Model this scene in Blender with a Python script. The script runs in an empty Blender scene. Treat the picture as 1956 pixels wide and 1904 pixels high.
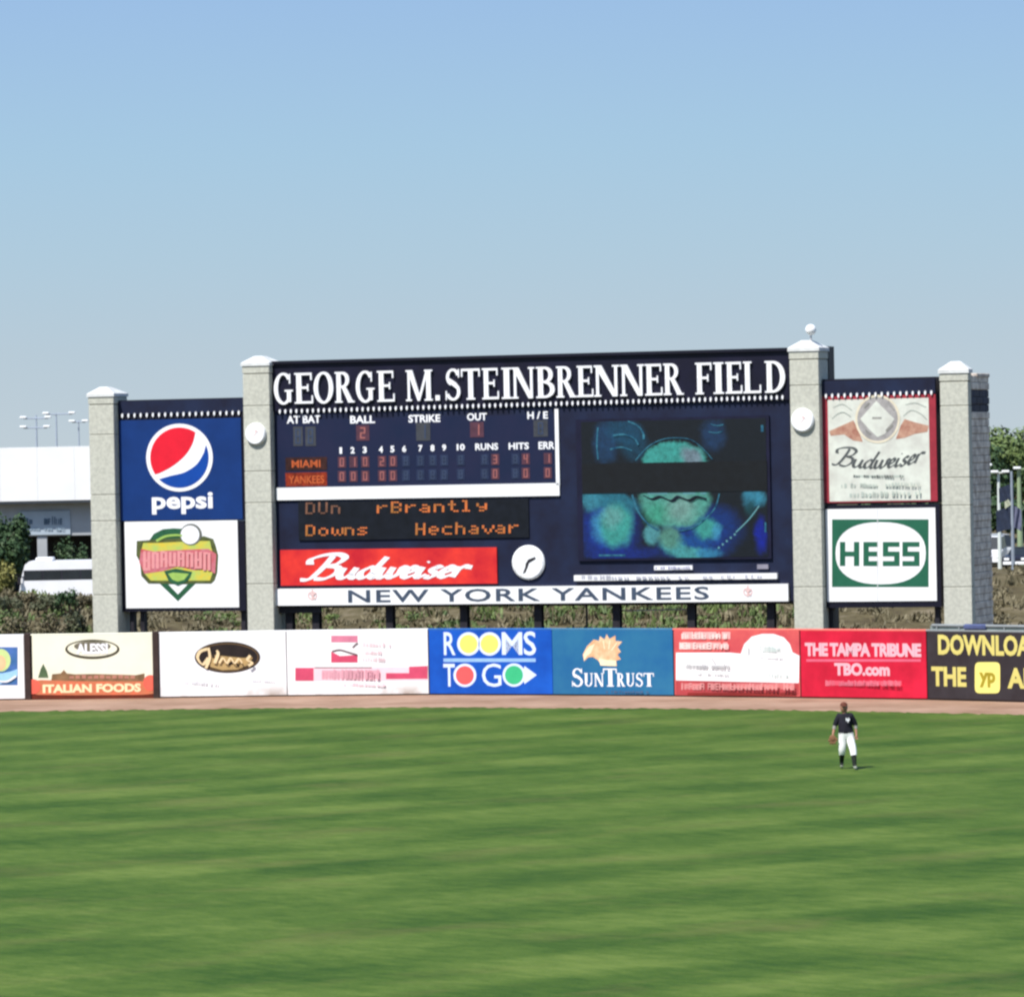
import bpy, bmesh, math, random
from mathutils import Vector, Matrix, Euler
from mathutils.geometry import tessellate_polygon

scene = bpy.context.scene
COL = scene.collection
random.seed(7)

# ------------------------------------------------------------------ camera
F = 9500.0            # focal length in reference units (picture is 1956 units wide)
HC = 9.2              # camera height above the field
PITCH = math.atan(104.0 / F)
ROLL = math.radians(-1.15)
cam_data = bpy.data.cameras.new('camera')
cam = bpy.data.objects.new('camera', cam_data)
COL.objects.link(cam)
cam_data.sensor_fit = 'HORIZONTAL'
cam_data.sensor_width = 36.0
cam_data.lens = F / 1956.0 * 36.0
cam_data.clip_start = 1.0
cam_data.clip_end = 20000.0
R = Matrix.Rotation(math.radians(90) - PITCH, 3, 'X') @ Matrix.Rotation(ROLL, 3, 'Z')
cam.matrix_world = Matrix.Translation((0, 0, HC)) @ R.to_4x4()
scene.camera = cam
scene.render.resolution_x = 1024
scene.render.resolution_y = 996

# ------------------------------------------------------------------ light
L = Vector((-0.34, -0.45, 0.82)).normalized()
w = bpy.data.worlds.new('World')
scene.world = w
w.use_nodes = True
wn = w.node_tree
wn.nodes.clear()
sky = wn.nodes.new('ShaderNodeTexSky')
sky.sky_type = 'NISHITA'
sky.sun_disc = False
sky.sun_elevation = math.asin(L.z)
sky.sun_rotation = math.atan2(L.x, L.y)
sky.altitude = 0
sky.air_density = 1.0
sky.dust_density = 0.8
sky.ozone_density = 2.0
bg = wn.nodes.new('ShaderNodeBackground')
bg.inputs[1].default_value = 0.11
wo = wn.nodes.new('ShaderNodeOutputWorld')
EXPO = 0.62
SKS = 0.11
wtc = wn.nodes.new('ShaderNodeTexCoord')
wsx = wn.nodes.new('ShaderNodeSeparateXYZ')
wn.links.new(wtc.outputs['Generated'], wsx.inputs[0])
def _l(x):
    x /= 255.0
    return x / 12.92 if x <= 0.04045 else ((x + 0.055) / 1.055) ** 2.4
def wramp(stops):
    r = wn.nodes.new('ShaderNodeValToRGB')
    e = r.color_ramp.elements
    while len(e) < len(stops): e.new(0.5)
    for q, (p, c) in zip(e, stops):
        q.position = p; q.color = (*c, 1)
    return r
kk = 1.0 / (SKS * 2 ** EXPO) / 10.0
haze = wramp([(p, tuple(_l(c) * kk for c in rgb)) for p, rgb in ((0.0, (192, 206, 215)), (0.02, (184, 203, 216)), (0.038, (176, 203, 221)), (0.06, (167, 201, 226)), (0.09, (156, 191, 229)), (0.3, (140, 178, 228)), (1.0, (104, 148, 208)))])
wn.links.new(wsx.outputs['Z'], haze.inputs[0])
hsc = wn.nodes.new('ShaderNodeVectorMath'); hsc.operation = 'SCALE'; hsc.inputs['Scale'].default_value = 10.0
wn.links.new(haze.outputs[0], hsc.inputs[0])
hf = wramp([(0.0, (1, 1, 1)), (0.12, (1, 1, 1)), (0.6, (0.3, 0.3, 0.3))])
wn.links.new(wsx.outputs['Z'], hf.inputs[0])
wmx = wn.nodes.new('ShaderNodeMix'); wmx.data_type = 'RGBA'
wn.links.new(hf.outputs[0], wmx.inputs['Factor'])
wn.links.new(sky.outputs[0], wmx.inputs['A'])
wn.links.new(hsc.outputs[0], wmx.inputs['B'])
wn.links.new(wmx.outputs['Result'], bg.inputs[0])
wn.links.new(bg.outputs[0], wo.inputs[0])
sun_d = bpy.data.lights.new('sun', 'SUN')
sun_d.energy = 4.2
sun_d.angle = math.radians(0.5)
sun_d.color = (1.0, 0.96, 0.90)
sun = bpy.data.objects.new('sun', sun_d)
sun.rotation_euler = L.to_track_quat('Z', 'Y').to_euler()
sun.location = (0, 0, 60)
COL.objects.link(sun)
scene.view_settings.view_transform = 'Standard'
scene.view_settings.look = 'None'
scene.view_settings.exposure = EXPO
scene.view_settings.gamma = 1.0
scene.view_settings.use_curve_mapping = False
try:
    scene.cycles.pixel_filter_type = 'BLACKMAN_HARRIS'
    scene.cycles.filter_width = 2.5
except Exception:
    pass

# ------------------------------------------------------------------ helpers
def lin(r, g, b, k=1.0):
    def c(x):
        x /= 255.0
        return (x / 12.92 if x <= 0.04045 else ((x + 0.055) / 1.055) ** 2.4) * k
    return (c(r), c(g), c(b))

MATS = {}
def mat(name, rgb, rough=0.6, var=0.10, scale=1.5, bump=0.0, emit=0.0, spec=0.3, rgb2=None):
    if name in MATS:
        return MATS[name]
    m = bpy.data.materials.new(name)
    m.use_nodes = True
    nt = m.node_tree
    p = nt.nodes['Principled BSDF']
    p.inputs['Roughness'].default_value = rough
    p.inputs['Specular IOR Level'].default_value = spec
    tc = nt.nodes.new('ShaderNodeTexCoord')
    n = nt.nodes.new('ShaderNodeTexNoise')
    n.inputs['Scale'].default_value = scale
    n.inputs['Detail'].default_value = 6
    n.inputs['Roughness'].default_value = 0.6
    nt.links.new(tc.outputs['Object'], n.inputs['Vector'])
    rmp = nt.nodes.new('ShaderNodeValToRGB')
    a = [max(0, c * (1 - var)) for c in rgb]
    b = list(rgb2) if rgb2 else [min(1, c * (1 + var)) for c in rgb]
    rmp.color_ramp.elements[0].position = 0.35
    rmp.color_ramp.elements[1].position = 0.65
    rmp.color_ramp.elements[0].color = (*a, 1)
    rmp.color_ramp.elements[1].color = (*b, 1)
    nt.links.new(n.outputs['Fac'], rmp.inputs['Fac'])
    nt.links.new(rmp.outputs['Color'], p.inputs['Base Color'])
    if bump:
        bp = nt.nodes.new('ShaderNodeBump')
        bp.inputs['Strength'].default_value = bump
        bp.inputs['Distance'].default_value = 0.02
        n2 = nt.nodes.new('ShaderNodeTexNoise')
        n2.inputs['Scale'].default_value = scale * 8
        n2.inputs['Detail'].default_value = 4
        nt.links.new(tc.outputs['Object'], n2.inputs['Vector'])
        nt.links.new(n2.outputs['Fac'], bp.inputs['Height'])
        nt.links.new(bp.outputs['Normal'], p.inputs['Normal'])
    if emit:
        nt.links.new(rmp.outputs['Color'], p.inputs['Emission Color'])
        p.inputs['Emission Strength'].default_value = emit
    MATS[name] = m
    return m

def setp(o, label=None, cat=None, group=None, kind=None):
    if label: o['label'] = label
    if cat: o['category'] = cat
    if group: o['group'] = group
    if kind: o['kind'] = kind
    return o

def empty(name, loc=(0, 0, 0), rz=0.0, label=None, cat=None, group=None):
    o = bpy.data.objects.new(name, None)
    o.empty_display_size = 0.3
    o.location = loc
    o.rotation_euler = (0, 0, rz)
    COL.objects.link(o)
    return setp(o, label, cat, group)

class MB:
    """collects polygons, builds one mesh"""
    def __init__(s):
        s.v = []; s.f = []; s.m = []; s.mi = 0
    def add(s, vs, fs):
        b = len(s.v)
        s.v += [tuple(p) for p in vs]
        s.f += [tuple(i + b for i in f) for f in fs]
        s.m += [s.mi] * len(fs)
    def box(s, x0, x1, y0, y1, z0, z1):
        v = [(x0, y0, z0), (x1, y0, z0), (x1, y1, z0), (x0, y1, z0), (x0, y0, z1), (x1, y0, z1), (x1, y1, z1), (x0, y1, z1)]
        s.add(v, [(0, 3, 2, 1), (4, 5, 6, 7), (0, 1, 5, 4), (1, 2, 6, 5), (2, 3, 7, 6), (3, 0, 4, 7)])
    def bbox(s, x0, x1, y0, y1, z0, z1, b=0.03):
        """box with chamfered vertical and front edges"""
        lay = [(z0, b), (z0 + b, 0), (z1 - b, 0), (z1, b)]
        vs = []
        for z, i in lay:
            X0, X1, Y0, Y1 = x0 + i, x1 - i, y0 + i, y1 - i
            vs += [(X0 + b, Y0, z), (X1 - b, Y0, z), (X1, Y0 + b, z), (X1, Y1 - b, z), (X1 - b, Y1, z), (X0 + b, Y1, z), (X0, Y1 - b, z), (X0, Y0 + b, z)]
        fs = [tuple(range(7, -1, -1)), tuple(range(24, 32))]
        for k in range(3):
            for i in range(8):
                j = (i + 1) % 8
                fs.append((k * 8 + i, k * 8 + j, k * 8 + 8 + j, k * 8 + 8 + i))
        s.add(vs, fs)
    def poly(s, pts, y=0.0, holes=(), depth=0.0):
        """pts: (x,z) outline facing -y at depth y; optional extrusion backwards"""
        loops = [list(pts)] + [list(h) for h in holes]
        v3 = [[Vector((p[0], p[1], 0)) for p in l] for l in loops]
        tr = tessellate_polygon(v3)
        flat = [p for l in loops for p in l]
        fs = []
        for t in tr:
            a, b, c = (flat[i] for i in t)
            cr = (b[0] - a[0]) * (c[1] - a[1]) - (b[1] - a[1]) * (c[0] - a[0])
            if abs(cr) < 1e-12: continue
            fs.append(tuple(t) if cr > 0 else (t[0], t[2], t[1]))
        s.add([(p[0], y, p[1]) for p in flat], fs)
        if depth:
            for l in loops:
                n = len(l)
                vs = [(p[0], y, p[1]) for p in l] + [(p[0], y + depth, p[1]) for p in l]
                s.add(vs, [(i, (i + 1) % n, n + (i + 1) % n, n + i) for i in range(n)])
    def tube(s, pts, rad, n=8, cap=True):
        pts = [Vector(p) for p in pts]
        if not isinstance(rad, (list, tuple)): rad = [rad] * len(pts)
        vs = []
        for i, p in enumerate(pts):
            d = (pts[min(i + 1, len(pts) - 1)] - pts[max(i - 1, 0)]).normalized()
            up = Vector((0, 0, 1)) if abs(d.z) < 0.9 else Vector((1, 0, 0))
            a = d.cross(up).normalized(); b = d.cross(a).normalized()
            for k in range(n):
                t = 2 * math.pi * k / n
                vs.append(p + (a * math.cos(t) + b * math.sin(t)) * rad[i])
        fs = []
        for i in range(len(pts) - 1):
            for k in range(n):
                j = (k + 1) % n
                fs.append((i * n + k, (i + 1) * n + k, (i + 1) * n + j, i * n + j))
        if cap:
            fs.append(tuple(range(n))); fs.append(tuple(range((len(pts) - 1) * n + n - 1, (len(pts) - 1) * n - 1, -1)))
        s.add(vs, fs)
    def lathe(s, prof, c=(0, 0, 0), n=20, axis='z'):
        vs = []
        for r, h in prof:
            for k in range(n):
                t = 2 * math.pi * k / n
                if axis == 'z': vs.append((c[0] + r * math.cos(t), c[1] + r * math.sin(t), c[2] + h))
                else: vs.append((c[0] + r * math.cos(t), c[1] + h, c[2] + r * math.sin(t)))
        fs = []
        for i in range(len(prof) - 1):
            for k in range(n):
                j = (k + 1) % n
                fs.append((i * n + k, i * n + j, (i + 1) * n + j, (i + 1) * n + k))
        s.add(vs, fs)
    def prism(s, prof, x0, x1, inset=0.0):
        """profile in (y,z), extruded along x"""
        n = len(prof)
        vs = [(x0, p[0], p[1]) for p in prof] + [(x1, p[0], p[1]) for p in prof]
        s.add(vs, [tuple(range(n)), tuple(range(2 * n - 1, n - 1, -1))] + [(i, n + i, n + (i + 1) % n, (i + 1) % n) for i in range(n)])
    def build(s, name, material, parent=None, smooth=False, link=True):
        me = bpy.data.meshes.new(name)
        me.from_pydata(s.v, [], s.f)
        mm = material if isinstance(material, (list, tuple)) else [material]
        for m in mm: me.materials.append(m)
        if len(mm) > 1: me.polygons.foreach_set('material_index', s.m)
        if smooth: me.polygons.foreach_set('use_smooth', [True] * len(s.f))
        me.update()
        o = bpy.data.objects.new(name, me)
        if link: COL.objects.link(o)
        if parent: o.parent = parent
        return o

def ray(u, v):
    return R @ Vector(((u - 978) / F, (952 - v) / F, -1.0))
def P(u, v, d):
    r = ray(u, v); k = d / r.y
    return Vector((r.x * k, d, HC + r.z * k))
def G(u, v, z=0.0):
    r = ray(u, v); k = (z - HC) / r.z
    return Vector((r.x * k, r.y * k, z))

class Face:
    """a vertical plane in the place; s runs along it, z is height"""
    def __init__(s, a, b):
        s.o = Vector((a[0], a[1], 0)); d = Vector((b[0] - a[0], b[1] - a[1], 0))
        s.len = d.length; s.d = d.normalized(); s.n = Vector((s.d.y, -s.d.x, 0))
        s.rz = math.atan2(s.d.y, s.d.x)
    def loc(s, u, v, off=0.0):
        r = ray(u, v); o = s.o + s.n * off
        k = (o - Vector((0, 0, HC))).dot(s.n) / r.dot(s.n)
        p = r * k + Vector((0, 0, HC))
        return ((p - o).dot(s.d), p.z)
    def rect(s, u0, v0, u1, v1):
        um, vm = (u0 + u1) / 2, (v0 + v1) / 2
        return s.loc(u0, vm)[0], s.loc(u1, vm)[0], s.loc(um, v1)[1], s.loc(um, v0)[1]

def Z(w, x0, y0, W):
    """coordinate converter for measurements taken on enlarged crops"""
    k = 1956.0 / W if w is None else w
    return lambda x, y: ((x0 + x / k) / 1.96319, (y0 + y / k) / 1.96319)

class Thing:
    """an Empty at the base of a thing that stands on a Face"""
    def __init__(s, face, s0, name, label, cat, group=None, off=0.0):
        s.face = face; s.s0 = s0; s.lay = 0
        p = face.o + face.d * s0 + face.n * off
        s.off = off
        s.e = empty(name, p, face.rz, label, cat, group)
        s.z = None
    def pt(s, u, v):
        if s.z: u, v = s.z(u, v)
        a, b = s.face.loc(u, v)
        return (a - s.s0, b)
    def pts(s, l): return [s.pt(*p) for p in l]
    def rect(s, u0, v0, u1, v1):
        if s.z:
            u0, v0 = s.z(u0, v0); u1, v1 = s.z(u1, v1)
        a, b, c, d = s.face.rect(u0, v0, u1, v1)
        return (a - s.s0, b - s.s0, c, d)
    def box(s, name, u0, v0, u1, v1, front, back, m, label=None):
        a, b, c, d = s.rect(u0, v0, u1, v1)
        mb = MB(); mb.box(a, b, -front, -back, c, d)
        o = mb.build(name, m, s.e)
        if label: o['label'] = label
        return o
    def flat(s, name, polys, m, off, depth=0.004, world=False, label=None):
        """printed or raised shapes; polys: list of outlines or (outline, holes) in photo units"""
        if not world and len(polys) > 1 and 'letter' not in name and name != 'digit':
            bb = []
            for p in polys:
                q = p[0] if isinstance(p, tuple) else p
                bb.append([min(a[0] for a in q), max(a[0] for a in q), min(a[1] for a in q), max(a[1] for a in q), [p]])
            go = True
            while go:
                go = False
                for i in range(len(bb)):
                    for j in range(i + 1, len(bb)):
                        A, B_ = bb[i], bb[j]
                        if A[0] <= B_[1] + 1 and B_[0] <= A[1] + 1 and A[2] <= B_[3] + 1 and B_[2] <= A[3] + 1:
                            bb[i] = [min(A[0], B_[0]), max(A[1], B_[1]), min(A[2], B_[2]), max(A[3], B_[3]), A[4] + B_[4]]
                            del bb[j]; go = True; break
                    if go: break
            if len(bb) > 1:
                for b in bb: o = s.flat(name, b[4], m, off, depth, world, label)
                return o
        mb = MB(); k = 0
        for p in polys:
            h = ()
            if isinstance(p, tuple): p, h = p
            if not world:
                p = s.pts(p); h = [s.pts(q) for q in h]
            mb.poly(p, -(off + k * 0.0012), h, depth); k += 1
        o = mb.build(name, m, s.e)
        if label: o['label'] = label
        return o

def quad(x0, y0, x1, y1): return [(x0, y0), (x1, y0), (x1, y1), (x0, y1)]
def ell(cx, cy, rx, ry, n=36, a0=0, a1=360, close=False):
    k = n if not close else n
    full = abs(a1 - a0) >= 360
    m = n if full else n + 1
    return [(cx + rx * math.cos(math.radians(a0 + (a1 - a0) * i / n)), cy + ry * math.sin(math.radians(a0 + (a1 - a0) * i / n))) for i in range(m)]
def blob(pts, n=5):
    q = list(pts)[-2:] + list(pts) + list(pts)[:2]
    c = crom(q, n)
    return c[2 * n:-2 * n - 1]
def ring(cx, cy, rx, ry, tx, ty=None, a0=0, a1=360, n=28):
    ty = tx if ty is None else ty
    if abs(a1 - a0) >= 360:
        return (ell(cx, cy, rx, ry, n), [ell(cx, cy, rx - tx, ry - ty, n)])
    return ell(cx, cy, rx, ry, n, a0, a1) + ell(cx, cy, rx - tx, ry - ty, n, a0, a1)[::-1]
def crom(pts, n=6):
    out = []
    q = [pts[0]] + list(pts) + [pts[-1]]
    for i in range(1, len(q) - 2):
        for k in range(n):
            t = k / n
            out.append(tuple(0.5 * (2 * q[i][j] + (q[i + 1][j] - q[i - 1][j]) * t + (2 * q[i - 1][j] - 5 * q[i][j] + 4 * q[i + 1][j] - q[i + 2][j]) * t * t + (3 * q[i][j] - q[i - 1][j] - 3 * q[i + 1][j] + q[i + 2][j]) * t ** 3) for j in (0, 1)))
    out.append(tuple(pts[-1]))
    return out
def stroke(pts, w0, w1, nib=35, n=6, smooth=True):
    """pen stroke outlines as small quads"""
    p = crom(pts, n) if smooth and len(pts) > 2 else list(pts)
    L_, R_ = [], []
    for i in range(len(p)):
        a = p[max(i - 1, 0)]; b = p[min(i + 1, len(p) - 1)]
        dx, dy = b[0] - a[0], b[1] - a[1]
        l = math.hypot(dx, dy) or 1e-6
        wd = w0 + (w1 - w0) * abs(math.sin(math.atan2(dy, dx) - math.radians(nib)))
        nx, ny = -dy / l * wd / 2, dx / l * wd / 2
        L_.append((p[i][0] + nx, p[i][1] + ny)); R_.append((p[i][0] - nx, p[i][1] - ny))
    return [[L_[i], R_[i], R_[i + 1], L_[i + 1]] for i in range(len(p) - 1)]

# --- built-in font lettering
def glyph_mesh(txt, bold=0.0, space=1.0):
    cu = bpy.data.curves.new('t', 'FONT')
    cu.body = txt; cu.size = 1.0; cu.offset = bold; cu.space_character = space
    cu.resolution_u = 3
    cu.fill_mode = 'FRONT'
    o = bpy.data.objects.new('t', cu)
    COL.objects.link(o)
    dg = bpy.context.evaluated_depsgraph_get(); dg.update()
    me = o.evaluated_get(dg).to_mesh()
    vs = [tuple(v.co) for v in me.vertices]; fs = [tuple(p.vertices) for p in me.polygons]
    o.evaluated_get(dg).to_mesh_clear()
    bpy.data.objects.remove(o); bpy.data.curves.remove(cu)
    return vs, fs
def lettering(t, name, txt, u0, v0, u1, v1, m, off, bold=0.015, space=1.0, shear=0.0, rise=0.0, label=None):
    """fit text into the photo-unit box (u0,v0)-(u1,v1), v0 top"""
    a, b, c, d = t.rect(u0, v0, u1, v1)
    vs, fs = glyph_mesh(txt, bold, space)
    x0 = min(v[0] for v in vs); x1 = max(v[0] for v in vs)
    y0 = min(v[1] for v in vs); y1 = max(v[1] for v in vs)
    V = []
    for v in vs:
        fx = (v[0] - x0) / (x1 - x0); fy = (v[1] - y0) / (y1 - y0)
        V.append((a + (b - a) * fx + shear * fy * (d - c), -off, c + (d - c) * fy + rise * fx * (d - c)))
    # every character becomes a part of its own: join the islands that share their width
    par = list(range(len(V)))
    def find(i):
        while par[i] != i: i = par[i]
        return i
    for f in fs:
        r = find(f[0])
        for i in f[1:]:
            par[find(i)] = r
    isl = {}
    for f in fs: isl.setdefault(find(f[0]), []).append(f)
    grp = []
    for fl_ in isl.values():
        X = [V[i][0] for f in fl_ for i in f]; x0, x1 = min(X), max(X)
        for g in grp:
            if min(x1, g[1]) - max(x0, g[0]) > 0.6 * min(x1 - x0, g[1] - g[0]):
                g[2] += fl_; g[0] = min(g[0], x0); g[1] = max(g[1], x1); break
        else: grp.append([x0, x1, list(fl_)])
    for g in sorted(grp):
        us_ = sorted({i for f in g[2] for i in f}); mp = {v: k for k, v in enumerate(us_)}
        mb = MB(); mb.add([V[i] for i in us_], [tuple(mp[i] for i in f) for f in g[2]])
        mb.build('letter' if 'letter' in name else name, m, t.e)

# --- serif capitals, drawn shape by shape (unit height)
def serif(ch, tw=0.175, th=0.075, sv=0.055, sw=0.07):
    q = lambda x0, y0, x1, y1: [(x0, y0), (x1, y0), (x1, y1), (x0, y1)]
    def stem(x, top=True, bot=True, w=tw):
        r = [q(x, 0, x + w, 1)]
        if bot: r.append(q(x - sw, 0, x + w + sw, sv))
        if top: r.append(q(x - sw, 1 - sv, x + w + sw, 1))
        return r
    if ch == 'I': return stem(sw)
    if ch == 'T': return stem(0.26, top=False) + [q(0, 1 - th, 0.69, 1), q(0, 0.74, 0.05, 1), q(0.64, 0.74, 0.69, 1)]
    if ch in 'EFL':
        r = stem(sw)
        if ch != 'L': r += [q(sw, 1 - th, 0.62, 1), q(0.57, 0.76, 0.62, 1), q(sw, 0.48, 0.5, 0.48 + th), q(0.45, 0.4, 0.5, 0.63)]
        if ch != 'F': r += [q(sw, 0, 0.66, th), q(0.61, 0, 0.66, 0.26)]
        return r
    if ch == 'D': return stem(sw) + [ring(0.27, 0.5, 0.45, 0.5, tw, th, -90, 90), q(sw, 0, 0.28, th), q(sw, 1 - th, 0.28, 1)]
    if ch == 'O': return [ring(0.4, 0.5, 0.4, 0.52, tw, th)]
    if ch == 'G': return [ring(0.42, 0.5, 0.42, 0.52, tw, th, 40, 322), q(0.58, 0.06, 0.58 + tw, 0.42), q(0.48, 0.40, 0.84, 0.46), q(0.68, 0.66, 0.735, 0.98)]
    if ch == 'S':
        return [ring(0.33, 0.735, 0.30, 0.28, 0.13, th, 15, 250), ring(0.33, 0.265, 0.33, 0.28, 0.14, th, -165, 72),
                [(0.10, 0.66), (0.22, 0.52), (0.60, 0.30), (0.62, 0.40), (0.46, 0.56), (0.18, 0.70)], q(0.57, 0.72, 0.62, 1.0), q(0.0, 0.0, 0.05, 0.3)]
    if ch in 'BPR':
        r = stem(sw, bot=True) + [ring(0.3, 0.74, 0.3, 0.26, 0.15, th, -90, 90), q(sw, 1 - th, 0.31, 1), q(sw, 0.48, 0.31, 0.48 + th)]
        if ch == 'B': r += [ring(0.3, 0.27, 0.36, 0.27, 0.16, th, -90, 90), q(sw, 0, 0.31, th)]
        if ch == 'R': r += [[(0.28, 0.5), (0.46, 0.5), (0.76, 0.0), (0.56, 0.0)], q(0.54, 0, 0.82, sv)]
        return r
    if ch == 'N': return stem(sw, bot=True, w=0.09) + stem(0.66, top=True, bot=False, w=0.09) + [[(0.02, 1), (0.24, 1), (0.75, 0), (0.60, 0)]]
    if ch == 'M': return stem(sw, w=0.09) + stem(0.80, w=tw) + [[(0.06, 1), (0.26, 1), (0.56, 0.1), (0.46, 0)], [(0.46, 0), (0.54, 0.0), (0.90, 1), (0.80, 1)]]
    if ch == 'U': return [q(sw, 0.3, sw + tw, 1), q(0, 1 - sv, 0.31, 1), q(0.58, 0.3, 0.66, 1), q(0.5, 1 - sv, 0.74, 1), ring(0.365, 0.3, 0.295, 0.3, 0.14, th, 180, 360)]
    if ch == '.': return [q(0, 0, 0.17, 0.17)]
    return []
def fit(polys, a, b, c, d, full=True):
    allp = [p for q in polys for p in (q[0] if isinstance(q, tuple) else q)]
    x0 = min(p[0] for p in allp); x1 = max(p[0] for p in allp)
    g = lambda p: (a + (b - a) * (p[0] - x0) / (x1 - x0), c + (d - c) * p[1])
    return [([g(p) for p in q[0]], [[g(p) for p in h] for h in q[1]]) if isinstance(q, tuple) else [g(p) for p in q] for q in polys]

# --- brush script word for the beer signs, unit = x-height
SCR = {
 'B': (1.5, [[(0.55, 2.15), (0.42, 1.1), (0.12, 0.0), (-0.35, -0.12)], [(-0.35, 1.35), (-0.45, 1.85), (0.1, 2.25), (0.8, 2.3), (1.2, 1.95), (1.0, 1.4), (0.55, 1.18)], [(0.55, 1.18), (1.15, 1.05), (1.25, 0.5), (0.85, -0.02), (0.3, -0.02)]]),
 'u': (0.95, [[(0, 1), (-0.02, 0.35), (0.18, 0), (0.5, 0.3), (0.62, 1)], [(0.62, 1), (0.58, 0.3), (0.75, 0), (1.0, 0.25)]]),
 'd': (1.0, [[(0.62, 0.85), (0.35, 1.02), (0.03, 0.55), (0.2, 0.0), (0.55, 0.3), (0.66, 0.9)], [(0.85, 2.0), (0.62, 0.5), (0.75, 0.0), (1.05, 0.25)]]),
 'w': (1.2, [[(0, 1), (0.0, 0.3), (0.18, 0), (0.42, 0.3), (0.5, 1)], [(0.5, 1), (0.5, 0.3), (0.68, 0), (0.95, 0.4), (0.98, 1.0), (1.2, 0.85)]]),
 'e': (0.68, [[(0.05, 0.42), (0.38, 0.58), (0.42, 0.92), (0.22, 1.0), (0.02, 0.5), (0.2, 0.0), (0.62, 0.3)]]),
 'i': (0.5, [[(0.08, 1), (0.04, 0.3), (0.18, 0), (0.48, 0.3)], [(0.16, 1.42), (0.24, 1.5)]]),
 's': (0.65, [[(0.0, 0.1), (0.25, -0.02), (0.42, 0.3), (0.12, 0.7), (0.28, 1.02), (0.5, 0.85)]]),
 'r': (0.75, [[(0.06, 1.0), (0.02, 0.0)], [(0.05, 0.65), (0.28, 1.02), (0.5, 0.95), (0.7, 0.9)]]),
 'a': (0.9, [[(0.6, 0.85), (0.3, 1.02), (0.03, 0.5), (0.2, 0.0), (0.5, 0.3), (0.62, 0.95)], [(0.62, 0.95), (0.58, 0.2), (0.75, 0), (0.9, 0.2)]]),
 'p': (0.9, [[(0.08, 1), (0.0, -0.75)], [(0.06, 0.7), (0.4, 1.02), (0.7, 0.5), (0.45, 0.0), (0.08, 0.2)]]),
 'G': (1.4, [[(1.0, 1.7), (0.6, 2.1), (0.05, 1.3), (0.2, 0.3), (0.7, 0.0), (1.05, 0.6)], [(0.6, 0.9), (1.1, 0.85), (1.0, -0.2)]]),
 'c': (0.65, [[(0.5, 0.85), (0.25, 1.0), (0.02, 0.5), (0.2, 0.0), (0.6, 0.25)]]),
}
def script(word, w0, w1, shear=0.35):
    x = 0; out = []
    for ch in word:
        adv, ss = SCR[ch]
        for s in ss:
            pts = [(x + p[0] + shear * p[1], p[1]) for p in s]
            out += stroke(pts, w0, w1, n=5)
        x += adv
    return out
def script_on(t, name, word, u0, v0, u1, v1, m, off, w0=0.12, w1=0.34, rise=0.0, curve=0.0):
    a, b, c, d = t.rect(u0, v0, u1, v1)
    pl = script(word, w0, w1)
    allp = [p for q in pl for p in q]
    x0 = min(p[0] for p in allp); x1 = max(p[0] for p in allp); y0 = min(p[1] for p in allp); y1 = max(p[1] for p in allp)
    def g(p):
        fx = (p[0] - x0) / (x1 - x0)
        return (a + (b - a) * fx, c + (d - c) * (p[1] - y0) / (y1 - y0) + rise * fx * (d - c) + curve * (2 * fx - 1) ** 2 * (d - c))
    mb = MB()
    for k, q in enumerate(pl): mb.poly([g(p) for p in q], -(off + 0.0006 * (k % 9)))
    return mb.build(name, m, t.e)

def words(t, u0, v0, u1, v1, m, off, seed=1, n=4, rise=0.0):
    rnd = random.Random(seed); cuts = sorted(rnd.uniform(u0 + (u1 - u0) * 0.15, u1 - (u1 - u0) * 0.1) for _ in range(n - 1))
    e = [u0] + cuts + [u1]; g = (u1 - u0) * 0.02
    for a, b in zip(e, e[1:]):
        if b - a < g * 3: continue
        dy = rise * ((a + b) / 2 - u0) / (u1 - u0)
        t.flat('word_ground', [quad(a + g, v0 + dy, b - g, v1 + dy)], m, off, 0.001)
def scribble(t, name, u0, v0, u1, v1, m, off, n=10, dens=0.75, seed=1, rise=0.0):
    """print too small in the photograph to be read: a row of letter-like marks"""
    rnd = random.Random(seed)
    pl = []
    wd = (u1 - u0) / n; h = v1 - v0
    for i in range(n):
        x = u0 + i * wd
        if rnd.random() > 0.88: continue
        y0 = v0 + (h * 0.25 if rnd.random() < 0.6 else 0); y1 = v1
        dy = rise * i / n
        y0 += dy; y1 += dy
        k = rnd.random(); t1 = wd * rnd.uniform(0.2, 0.42); bw = wd * dens * rnd.uniform(0.8, 1.15)
        pl.append(quad(x, y0, x + t1, y1))
        if k < 0.7: pl.append(quad(x + bw - t1, y0 + h * 0.05, x + bw, y1 - h * 0.02))
        if k > 0.2: pl.append(quad(x + t1, y0 + (y1 - y0) * 0.40, x + bw - t1, y0 + (y1 - y0) * 0.60))
        if k > 0.5: pl.append(quad(x + t1, y0, x + bw - t1 * 0.9, y0 + (y1 - y0) * 0.2))
        if rnd.random() > 0.5: pl.append(quad(x + t1, y1 - (y1 - y0) * 0.2, x + bw - t1 * 1.1, y1))
    o = t.flat(name, pl, m, off, 0.002)
    o['kind'] = 'stuff'
    return o

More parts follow.
